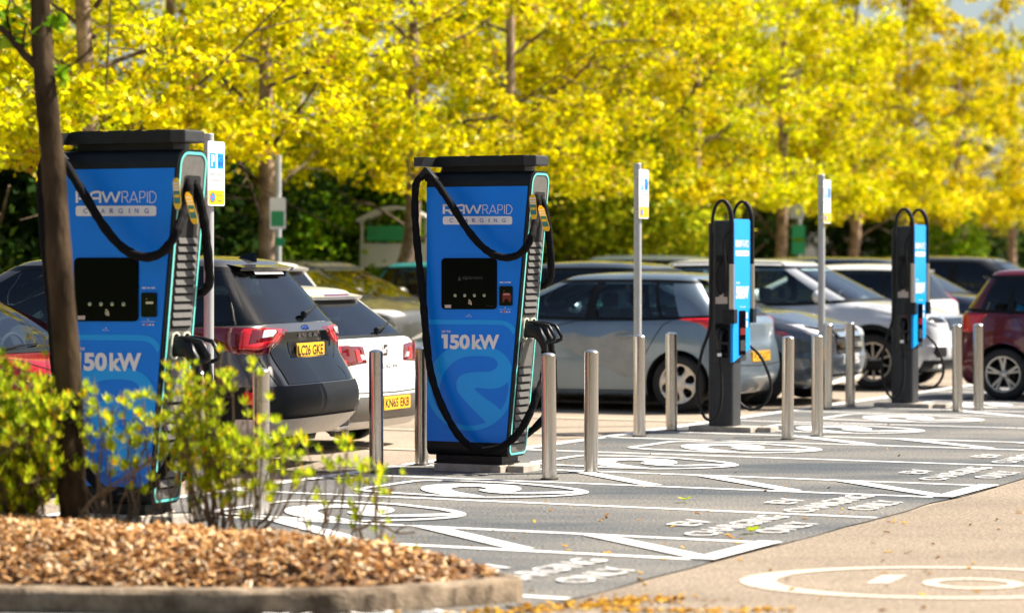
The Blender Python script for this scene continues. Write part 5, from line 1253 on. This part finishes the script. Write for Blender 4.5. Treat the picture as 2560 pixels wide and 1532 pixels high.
TL2 = [("tail_lamp", "lamp_bright_red", [(3.2, 5.8), (3.0, 7.2), (3.3, 8.3), (4.4, 8.65), (5.6, 8.3), (7.4, 7.6), (6.2, 6.6), (4.6, 5.9)], .02)]
r, c = far("hatchback", 18.9, -1.95, -1, "paint_white", "white hatchback with large red tail lamps, beyond the farthest slim charger", 1.56, 4.1, "glass_dark", TL2)
far("estate_car", 21.8, -1.6, 1, "paint_navy", "dark navy estate with a pale roof, above the maroon hatchback's tail", 1.66, 4.7, "glass_dark")
far("estate_car", 26.5, -1.4, 1, "paint_black", "black car whose roof shows at the right edge over the maroon hatchback", 1.68, 4.6, "glass_dark")
# ------------------------------------------------------------------ vegetation
def leaf_cloud(rng, centers, radii, n, size, squash=.8, droop=0.0):
    """n leaves spread in clumps; each leaf is a small folded quad pair"""
    C = np.asarray(centers); k = rng.integers(0, len(C), n); d = rng.normal(size=(n, 3)); d /= np.linalg.norm(d, axis=1)[:, None]
    rr = np.asarray(radii)[k] * rng.random(n) ** .45
    P = C[k] + d * rr[:, None] * np.array([1, 1, squash])
    nrm = rng.normal(size=(n, 3)); nrm[:, 2] = np.abs(nrm[:, 2]) * .9 + .25; nrm /= np.linalg.norm(nrm, axis=1)[:, None]
    t = rng.normal(size=(n, 3)); t -= (t * nrm).sum(1)[:, None] * nrm; t /= np.linalg.norm(t, axis=1)[:, None]
    b = np.cross(nrm, t); s = size * rng.uniform(.6, 1.3, n)[:, None]
    V_ = np.stack([P - t * s * .5, P + b * s * .36 + nrm * s * .08, P + t * s * .5, P - b * s * .36 + nrm * s * .08], 1).reshape(-1, 3)
    F_ = np.arange(n * 4).reshape(n, 4)
    return V_, F_
def make_tree(seed, base, top, spread, n, size, leaf, r0=.11, fork=2.4, bark="bark_far", lean=0.0, name="maple_tree"):
    rng = np.random.default_rng(seed); rnd = random.Random(seed)
    root = empty(name, (0, 0, 0)); m = MB(); tips = []
    tr = [(0, 0, -.05), (rnd.uniform(-.05, .05), rnd.uniform(-.05, .05), fork * .5), (lean, rnd.uniform(-.1, .1), fork), (lean * 1.5 + rnd.uniform(-.2, .2), rnd.uniform(-.2, .2), (fork + top) / 2), (lean * 1.6, 0, top - .6)]
    q = crom(tr, 6); rr = [r0 * (1.15 - .15 * min(1, i / 4)) * (1 - .8 * max(0, (p[2] - fork) / (top - fork))) for i, p in enumerate(q)]
    m.tube(q, rr, 10); m.build("trunk", bark, root, True, 80)
    L = MB()
    nb = 15
    for k in range(nb):
        z0 = fork * .82 + (top - fork - .6) * (k / nb) ** 1.1; a = k * 2.4 + rnd.uniform(-.4, .4)
        reach = spread * (1.0 - .55 * (k / nb) ** 1.6) * rnd.uniform(.75, 1.1); rise = (top - z0) * rnd.uniform(.25, .5)
        s = Vector((lean * min(1, z0 / fork), 0, z0)); e = s + Vector((cos(a) * reach, sin(a) * reach, rise)); md = s.lerp(e, .5) + Vector((0, 0, -.12 * reach + rnd.uniform(-.1, .2)))
        pp = [Vector(p) for p in crom([s, s.lerp(md, .5) + Vector((0, 0, .05)), md, e], 4)]
        br = r0 * .36 * (1 - .5 * k / nb) * (.6 if k < 3 else 1); L.tube(pp, [br * (1 - .8 * i / (len(pp) - 1)) for i in range(len(pp))], 6)
        for j in range(8):
            t = .25 + .75 * j / 7; p = pp[min(len(pp) - 1, int(t * (len(pp) - 1)))]; a2 = a + rnd.uniform(-1.6, 1.6); r2 = reach * rnd.uniform(.22, .45)
            e2 = p + Vector((cos(a2) * r2, sin(a2) * r2, rnd.uniform(-.55, .45) * r2 + .05)); L.tube([p, p.lerp(e2, .5) + Vector((0, 0, rnd.uniform(-.03, .08))), e2], [br * .35, br * .24, br * .1], 5)
            tips += [tuple(e2), tuple(p.lerp(e2, .6))]
    tips = [t for t in tips if t[2] > base - .1] + [(cos(a) * spread * rnd.uniform(.3, .95), sin(a) * spread * rnd.uniform(.3, .95), base + rnd.uniform(.15, .8)) for a in [rnd.uniform(0, 6.28) for _ in range(46)]]
    L.build("limbs", "bark_limb", root, True, 80)
    V_, F_ = leaf_cloud(rng, tips, [rnd.uniform(.14, .44) for _ in tips], n, size)
    keep = V_.reshape(-1, 4, 3)[:, :, 2].min(1) > base - .35
    V_ = V_.reshape(-1, 4, 3)[keep].reshape(-1, 3); F_ = np.arange(len(V_)).reshape(-1, 4)
    fastmesh("crown", V_, F_, leaf, root)
    return root
Zs = [31.6, 35.6, 39.4, 43.0, 46.8, 50.6, 54.6, 58.2, 62.3, 66.2, 70.0, 74.5]
protoA = make_tree(1, 2.85, 8.2, 3.2, 19000, .108, "leaf_gold", r0=.12)
protoB = make_tree(2, 2.65, 8.6, 3.1, 19000, .112, "leaf_gold", r0=.125, fork=2.6, lean=.15)
protoC = make_tree(3, 2.6, 9.0, 3.0, 19000, .115, "leaf_gold", r0=.12, fork=2.3, lean=-.1)
protoD = make_tree(4, 2.7, 8.4, 3.3, 19000, .112, "leaf_gold", r0=.13, fork=2.2, lean=.25)
where = ["beyond the left edge, its branches reaching in over the hedge", "seen over the charger behind the leaning tree", "with a sunlit trunk right of the near parking sign", "with a forked trunk left of the middle tall charger",
         "standing directly behind the middle tall charger", "with a slim pale trunk left of the middle parking sign", "with its trunk just left of the nearer slim charger", "with its trunk just right of the nearer slim charger",
         "with its trunk directly right of the farthest parking sign", "hidden behind the farthest slim charger except its crown", "with a pale forked trunk right of the farthest slim charger", "with a thin trunk at the right edge of the row"]
prot = {0: protoA, 1: protoD, 2: protoA, 3: protoD, 4: protoC, 5: protoB, 6: protoD, 7: protoC, 8: protoB, 9: protoC, 10: protoD, 11: protoC}
used = set()
rnd = random.Random(5)
for i, Z in enumerate(Zs):
    X = (.438 * Z - 20.45) / .899
    p = prot[i]; o = p if p.name not in used else copy_tree(p); used.add(p.name)
    o.location = (X, Z, 0); o.rotation_euler.z = rnd.uniform(0, 6.28); s = rnd.uniform(.94, 1.06) ; o.scale = (s, s, s)
    tag(o, "golden leaved tree " + where[i], "tree", "golden leaved trees in a row behind the cars")
# the taller row beyond, and the dark hedge of evergreens under it
rnd = random.Random(8)
labs = ["at the far left, behind the leaning tree", "above the near parking sign", "above the green trolley shelter", "directly above the middle tall charger", "right above the middle tall charger", "above the silver hatchback", "above the nearer slim charger", "above the farthest parking sign"]
for i, (px, Z) in enumerate([(60, 50), (430, 52), (760, 56), (1180, 60), (1400, 62), (1620, 64), (1840, 68), (2080, 76)]):
    o = copy_tree([protoA, protoB, protoC, protoD][i % 4]); o.location = ((px - HX) / F * Z, Z, 0); o.rotation_euler.z = rnd.uniform(0, 6.28); s = 1.15 + .1 * rnd.random(); o.scale = (s, s, s * (1.08 if i in (5, 6, 4) else .92))
    tag(o, "tall golden tree of the rear row, " + labs[i], "tree", "golden leaved trees of the rear row")
def make_bush(seed, h, r, n, size, leaf, name):
    rng = np.random.default_rng(seed); rnd = random.Random(seed); root = empty(name, (0, 0, 0)); m = MB(); C = []; R_ = []
    for k in range(9):
        a = rnd.uniform(0, 6.28); e = (cos(a) * r * .6, sin(a) * r * .6, h * rnd.uniform(.5, .85)); m.tube([(0, 0, 0), (e[0] * .3, e[1] * .3, e[2] * .5), e], [.06, .04, .015], 6)
    m.build("trunk", "bark_far", root)
    for k in range(70):
        a = rnd.uniform(0, 6.28); z = h * rnd.random() ** .8; q = r * sqrt(rnd.random()) * (1 - .35 * (z / h) ** 3); C.append((cos(a) * q, sin(a) * q, z * .93)); R_.append(rnd.uniform(.35, .7))
    V_, F_ = leaf_cloud(rng, C, R_, n, size); V_[:, 2] = np.maximum(V_[:, 2], .02); fastmesh("crown", V_, F_, leaf, root)
    return root
bd1 = make_bush(21, 3.6, 2.3, 15000, .15, "leaf_dark", "evergreen_tree"); bd2 = make_bush(22, 3.1, 2.2, 14000, .15, "leaf_dark", "evergreen_tree")
ev_l = ["behind the leaning tree's trunk at the left edge", "between the leaning tree and the near parking sign", "behind the white and green notice", "behind the trolley shelter", "right of the middle tall charger", "behind the middle parking sign", "behind the nearer slim charger", "behind the small green notice", "behind the farthest slim charger", "at the right edge of the hedge"]
for i, px in enumerate(np.linspace(-60, 2640, 10)):
    a = (px - HX) / F; Z = (.438 * 21.45 + 13.9 + .252) / (.438 - .899 * a)           # a line parallel to the rows, just beyond the golden trees
    o = (bd1 if i == 0 else bd2 if i == 1 else copy_tree([bd1, bd2][i % 2])); o.location = (a * Z, Z, 0); o.rotation_euler.z = rnd.uniform(0, 6.28); s = rnd.uniform(.9, 1.1); o.scale = (s * 1.15, s * 1.15, s * (1.12 if i < 3 else 1.0))
    tag(o, "dark evergreen " + ev_l[i] + ", under the golden crowns", "evergreen", "dark evergreens forming a screen")
bg1 = make_bush(23, 3.2, 1.5, 8000, .13, "leaf_green", "green_tree")
for i, (px, Z, s, l) in enumerate([(600, 43.5, .95, "right of the near parking sign"), (790, 46, 1.0, "right of the white and green notice"), (905, 46.5, 1.05, "left of the trolley shelter"), (700, 45, 1.1, "behind the white and green notice"), (1080, 49, 1.1, "behind the middle tall charger's left cable"), (1420, 53, 1.05, "right of the middle tall charger"), (1640, 56, 1.0, "left of the nearer slim charger"), (290, 42, .9, "behind the charger by the leaning tree"), (2330, 70, .9, "right of the farthest slim charger")]):
    o = bg1 if i == 0 else copy_tree(bg1); o.location = ((px - HX) / F * Z, Z, .35); o.rotation_euler.z = i; o.scale = (s, s, s)
    tag(o, "bright green young tree " + l + ", below the golden crowns", "tree", "bright green young trees")
# lime coloured low growth that hangs right of the middle charger
bl1 = make_bush(24, 2.2, 1.5, 6500, .13, "leaf_lime", "lime_tree")
for i, (px, Z, z, s, l) in enumerate([(1430, 49.5, 1.35, 1.0, "right of the middle tall charger"), (1640, 50.5, .9, 1.05, "behind the middle parking sign"), (1520, 50, 1.8, 1.0, "above the silver hatchback's roof")]):
    o = bl1 if i == 0 else copy_tree(bl1); o.location = ((px - HX) / F * Z, Z, z); o.rotation_euler.z = i * 2; o.scale = (s, s, s); tag(o, "lime green tree crown " + l + ", in front of the dark evergreens", "tree", "lime green crowns")

# ---- leaning tree at the front left
root = empty("leaning_tree", (-2.20, 13.95, .27), 0, "leaning dark trunk on the planted island, in front of the nearest charger", "tree")
s = lambda px, py, Z=13.95: ((px - HX) * Z / F + 2.20, 0.0, H - (py - HY) * Z / F - .27)
tp = [s(186, 1320), s(184, 1270), s(176, 1150), s(172, 1000), s(160, 800), s(146, 600), s(132, 420), s(118, 250), s(104, 100), s(100, 0), s(95, -150)]
q = crom(tp, 8); rnd = random.Random(4); rr = []
for i, p in enumerate(q):
    t = i / len(q); rr.append((.077 - .028 * t + .028 * max(0, 1 - i / 9) ** 2) * (1 + rnd.uniform(-.02, .02) + .03 * sin(i * .7)))
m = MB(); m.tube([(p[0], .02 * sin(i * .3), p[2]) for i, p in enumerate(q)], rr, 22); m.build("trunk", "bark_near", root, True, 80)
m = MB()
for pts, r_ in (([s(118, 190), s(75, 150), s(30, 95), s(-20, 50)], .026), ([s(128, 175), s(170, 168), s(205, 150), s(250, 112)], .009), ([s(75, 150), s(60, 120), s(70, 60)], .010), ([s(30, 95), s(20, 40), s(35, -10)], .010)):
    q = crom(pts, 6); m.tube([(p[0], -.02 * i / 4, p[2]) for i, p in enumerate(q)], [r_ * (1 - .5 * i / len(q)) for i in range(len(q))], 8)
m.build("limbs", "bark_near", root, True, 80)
rng = np.random.default_rng(3)
cs = [s(30, 40), s(70, 90), s(10, 90), s(150, 190), s(140, 60), s(60, 10)]; V_, F_ = leaf_cloud(rng, cs, [.09, .09, .08, .05, .06, .1], 60, .085); fastmesh("crown", V_, F_, "leaf_green", root)

# ---- the shrubs on the island
def shrub(name, base, stems, leaves_n, seed, label, clusters=None, leaf=.054):
    rnd = random.Random(seed); bx, by = base; bz = mound(bx, by) - .02
    root = empty(name, (bx, by, bz), 0, label, "shrub"); m = MB(); V_ = []; F_ = []; tips = []
    feet = [Vector((rnd.uniform(-.35, .35), rnd.uniform(-.12, .12), 0)) for _ in range(5)]
    for (px, py, dy, n) in stems:
        if seed == 42: n = max(2, int(n * .7))             # where a leafy spray stands, how far from the base in depth, how many leaf tufts
        Z = by + dy; e = Vector(((px - HX) * Z / F - bx, dy, H - (py - HY) * Z / F - bz))
        st = min(feet, key=lambda f_: abs(f_.x - e.x * .5)); md = st.lerp(e, .55) + Vector((rnd.uniform(-.10, .10), rnd.uniform(-.04, .04), rnd.uniform(-.08, .02)))
        q = [Vector(p) for p in crom([st, st.lerp(md, .5) + Vector((rnd.uniform(-.06, .06), 0, 0)), md, e], 5)]; m.tube(q, [.0075 * (1 - .7 * i / len(q)) for i in range(len(q))], 6)
        for k in range(n):
            t = 1 - abs(rnd.gauss(0, .16)); p = q[max(0, int(t * (len(q) - 1)))]; d = Vector((rnd.gauss(0, .042), rnd.gauss(0, .05), rnd.gauss(.03, .035))); tip = p + d
            m.tube([p, p + d * .5 + Vector((0, 0, -.005)), tip], [.0028, .002, .0014], 4); tips.append(tip)
    for tip in tips:
        lean_ = Vector((rnd.gauss(0, .4), rnd.gauss(0, .4), 1)).normalized(); s_ = rnd.uniform(.65, 1.15)
        for k in range(leaves_n):
            a = k * 2.4 + rnd.uniform(-.4, .4); el = .35 + 1.05 * (k / leaves_n); ax = Vector((cos(a) * cos(el), sin(a) * cos(el), sin(el) * .9)) + lean_ * .35; ax.normalize(); L_ = leaf * s_ * rnd.uniform(.8, 1.2)
            sd_ = ax.cross(Vector((0, 0, 1))); sd_ = sd_.normalized() if sd_.length > .05 else Vector((1, 0, 0)); up = sd_.cross(ax)
            p0 = tip + lean_ * (.012 * k / leaves_n); k0_ = len(V_)
            V_ += [p0, p0 + ax * L_ * .5 + sd_ * L_ * .14 - up * .003, p0 + ax * L_, p0 + ax * L_ * .5 - sd_ * L_ * .14 - up * .003]; F_.append((k0_, k0_ + 1, k0_ + 2, k0_ + 3))
    m.build("stems", "twig", root, True, 80)
    fastmesh("foliage", [tuple(v) for v in V_], F_, "leaf_shrub", root)
    return root
def spread_in(poly_pts, k, n, dy=.25, seed=0):
    r_ = random.Random(seed); out = []
    while len(out) < k:
        px = r_.uniform(min(p[0] for p in poly_pts), max(p[0] for p in poly_pts)); py = r_.uniform(min(p[1] for p in poly_pts), max(p[1] for p in poly_pts)); c_ = False; N_ = len(poly_pts)
        for i in range(N_):
            (x1, y1), (x2, y2) = poly_pts[i], poly_pts[(i + 1) % N_]
            if (y1 > py) != (y2 > py) and px < (x2 - x1) * (py - y1) / (y2 - y1) + x1: c_ = not c_
        if c_: out.append((px, py, r_.uniform(-dy, dy), r_.randint(max(1, n - 5), n + 4)))
    return out
shrub("evergreen_shrub", (-2.62, 14.0), spread_in([(-60, 905), (20, 920), (75, 930), (120, 955), (165, 960), (190, 1060), (160, 1150), (130, 1200), (60, 1250), (-60, 1250)], 92, 12, .3, 1) + [(115, 870, -.05, 3), (118, 905, -.05, 5), (60, 895, 0, 6), (20, 900, 0, 6), (75, 900, 0, 5), (175, 1020, 0, 8), (190, 1100, 0, 7), (150, 985, 0, 8)], 9, 41, "dense lime green shrub filling the left edge below the leaning trunk")
shrub("evergreen_shrub", (-1.95, 13.95), [(205, 950, 0, 8), (215, 985, 0, 10), (212, 1030, 0, 9), (228, 1070, 0, 8), (245, 1010, 0, 8), (250, 1100, 0, 4), (285, 1010, 0, 10), (300, 975, 0, 4), (308, 1045, 0, 9), (335, 1020, 0, 9), (350, 1075, 0, 9), (360, 995, 0, 5), (375, 1100, 0, 8), (325, 1095, 0, 5), (280, 1060, 0, 6), (390, 1050, 0, 6), (270, 1140, 0, 2), (330, 1150, 0, 2), (235, 940, 0, 2)], 9, 42, "thin shrub with bare twigs between the leaning trunk and the next steel bollard")
shrub("evergreen_shrub", (-1.45, 13.85), spread_in([(385, 1030), (430, 985), (500, 955), (560, 975), (640, 1030), (680, 1080), (700, 1130), (640, 1180), (520, 1190), (430, 1150)], 27, 9, .15, 3) + [(405, 930, 0, 7), (398, 960, 0, 7), (392, 1000, 0, 7), (470, 925, 0, 7), (480, 950, 0, 7), (440, 975, 0, 6), (555, 880, 0, 7), (580, 905, 0, 8), (550, 920, 0, 5), (570, 960, 0, 7), (640, 915, 0, 5), (615, 945, 0, 4), (730, 1105, 0, 7), (700, 1060, 0, 6), (740, 1150, 0, 5), (690, 1110, 0, 7), (660, 1050, 0, 6)], 9, 43, "lime green shrub around the steel bollards right of the nearest charger")
shrub("evergreen_shrub", (-.98, 13.85), [(765, 1115, 0, 3), (845, 1108, 0, 3), (868, 1128, 0, 7), (860, 1145, 0, 5), (850, 1160, 0, 4), (770, 1175, 0, 4), (815, 1175, 0, 2), (955, 1170, 0, 3), (930, 1185, 0, 7), (920, 1175, 0, 5), (945, 1210, 0, 4), (935, 1225, 0, 4), (900, 1190, 0, 4), (760, 1210, 0, 3), (985, 1170, 0, 3)], 8, 44, "sparse twiggy shrub at the right end of the mulch, in front of the round emblem")
# bare twigs arching over the mulch, and two yellowed leaves
w_ = lambda px, py, Z=13.72: ((px - HX) * Z / F, Z, H - (py - HY) * Z / F)
def branch(label, *parts):
    m = MB()
    for pts, r_ in parts:
        q = crom([w_(*p) for p in pts], 6); rnd = random.Random(len(q)); m.tube([(p[0] + rnd.uniform(-.003, .003), p[1], p[2] + rnd.uniform(-.003, .003)) for p in q], [r_ * (1 - .55 * i / len(q)) for i in range(len(q))], 7)
    tag(m.build("dead_branch", "twig", None, True, 80), label, "branch", "bare twigs in the mulch")
branch("bare crooked branch along the top edge of the mulch at its right end", ([(880, 1325), (910, 1318), (940, 1300), (990, 1330), (1040, 1330)], .009), ([(938, 1302), (938, 1240), (930, 1215)], .006), ([(988, 1330), (1020, 1310), (1045, 1325)], .005))
branch("kinked bare twig standing up from the mulch left of the crooked branch", ([(815, 1310), (822, 1260), (850, 1230), (838, 1200)], .008))
branch("short bare twig leaning right out of the bollard shrub", ([(700, 1290), (730, 1235), (765, 1210)], .006))
branch("thick bare stem below the shrub around the two bollards", ([(590, 1340), (575, 1290), (590, 1240), (560, 1200)], .010))
branch("long bare twig arching right from the foot of the leaning trunk", ([(200, 1290), (240, 1240), (330, 1180), (390, 1140)], .009), ([(236, 1243), (300, 1210), (380, 1150)], .006))
def leafy(px, py, s_, mt, label, Z=13.6, seed=0):
    rnd = random.Random(seed); p0 = Vector(((px - HX) * Z / F, Z, H - (py - HY) * Z / F)); m = MB()
    for k in range(7):
        a = rnd.uniform(-1.4, 1.4); ax = Vector((sin(a), rnd.uniform(-.3, .3), cos(a))).normalized(); sd_ = ax.cross(Vector((0, 1, .3))).normalized(); L_ = s_ * rnd.uniform(.6, 1)
        m.flat([p0, p0 + ax * L_ * .5 + sd_ * L_ * .2, p0 + ax * L_, p0 + ax * L_ * .5 - sd_ * L_ * .2])
    m.tube([p0 + Vector((0, 0, -.05)), p0, p0 + Vector((0, 0, .01))], .002, 5)
    tag(m.build("seedling", mt), label, "seedling")
leafy(575, 1345, .07, "leaf_green", "small green seedling in the mulch below the bollard shrub", 13.5, 1)
leafy(615, 1350, .06, "leaf_lime", "small yellow leaved seedling beside the green one in the mulch", 13.5, 2)
leafy(1040, 1375, .045, "leaf_lime", "tiny yellow green seedling on the right slope of the mulch", 13.5, 3)

# ------------------------------------------------------------------ distant signs and trolley shelter
def pole_notice(px, Z, z_top, plates, label, wpx=0):
    X = (px - HX) / F * Z; root = empty("notice_post", (X, Z, 0), 0, label, "notice"); m = MB(); m.lathe([(.045, 0), (.045, z_top), (.0005, z_top)], 16); m.build("post", "grey_post", root, True)
    for (w1, z0, z1, mt, bands, dx) in plates:
        m = MB(); m.prism(rrect(-w1 / 2 + dx, w1 / 2 + dx, z0, z1, .03, 4), lambda a, b, d: (a, -d, b), .05, .062); p = m.build("notice_plate", mt, root)
        for (b0_, b1_, mt2) in bands:
            m = MB(); m.flat([(a, -.066, b) for a, b in ((-w1 / 2 * .8 + dx, b0_), (w1 / 2 * .8 + dx, b0_), (w1 / 2 * .8 + dx, b1_), (-w1 / 2 * .8 + dx, b1_))]); m.build("notice_field", mt2, p)
pole_notice(695, 36.5, 3.0, [(.21, 2.02, 2.44, "sign_white", [(2.06, 2.26, "sign_green")], 0), (.13, 1.80, 1.91, "sign_green", [], 0.03)], "white and green notice on a pole beside a sunlit tree trunk")
pole_notice(1998, 56, 2.75, [(.27, 1.72, 2.32, "sign_green", [(1.98, 2.06, "leaf_green")], -.02), (.30, 2.45, 2.72, "grey_post", [], -.05)], "small green notice on a grey pole left of the farthest parking sign")
X = (985 - HX) / F * 44.2; root = empty("trolley_shelter", (X, 44.2, 0), radians(-4), "trolley shelter with a white roof and green fascia, left of the middle tall charger", "shelter")
m = MB()
for x in (-1.0, 1.0):
    for y in (0, 2.2): m.lathe([(.05, 0), (.05, 2.25)], 10, lambda a, b, h, x=x, y=y: (x + a, y + b, h))
m.build("frame", "building_white", root)
m = MB(); q = [(-1.15 + 2.3 * k / 12, 2.22 + .22 * sin(pi * k / 12)) for k in range(13)]
m.add([(a, y, b) for y in (-.2, 2.4) for a, b in q] + [(a, y, b + .04) for y in (-.2, 2.4) for a, b in q], [(k, k + 1, 14 + k, 13 + k) for k in range(12)] + [(26 + k, 27 + k, 40 + k, 39 + k) for k in range(12)] + [(k, k + 1, 27 + k, 26 + k) for k in range(12)]); m.build("roof", "building_white", root, True)
m = MB(); m.box(-.80, .70, -.26, -.21, 1.92, 2.16); m.build("fascia", "sign_green", root)
m = MB(); m.box(-1.05, 1.05, -.05, .0, 1.5, 1.88); m.build("panel", "building_white", root); root.scale = (.52, .5, 1.0)

# ------------------------------------------------------------------ unseen tall hedge, added to darken reflections in paint, glass and steel
rnd = random.Random(77); hm = MB()
ringp = [(-34, 62), (-30, 30), (-27, 5), (-24, -14), (-8, -20), (10, -21), (28, -18), (44, -8), (52, 14), (58, 40)]
q = crom(ringp, 8); nh = 10; vs = []
for i, p in enumerate(q):
    t = Vector((q[min(i + 1, len(q) - 1)][0] - q[max(0, i - 1)][0], q[min(i + 1, len(q) - 1)][1] - q[max(0, i - 1)][1], 0)).normalized(); nn = Vector((-t.y, t.x, 0)); top = rnd.uniform(6.0, 9.0)
    for k in range(nh):
        a = pi * k / (nh - 1); vs.append(Vector((p[0], p[1], 0)) + nn * (2.0 * cos(a) + rnd.uniform(-.5, .5)) + Vector((0, 0, max(-.05, top * sin(a) ** .5 + rnd.uniform(-.4, .4) * (k not in (0, nh - 1))))))
hm.add(vs, [(i * nh + k, i * nh + k + 1, (i + 1) * nh + k + 1, (i + 1) * nh + k) for i in range(len(q) - 1) for k in range(nh - 1)])
tag(hm.build("hedge", "unseen_hedge", None, True, 180), "tall dark hedge added out of view round the car park to darken reflections", "hedge", kind="stuff")
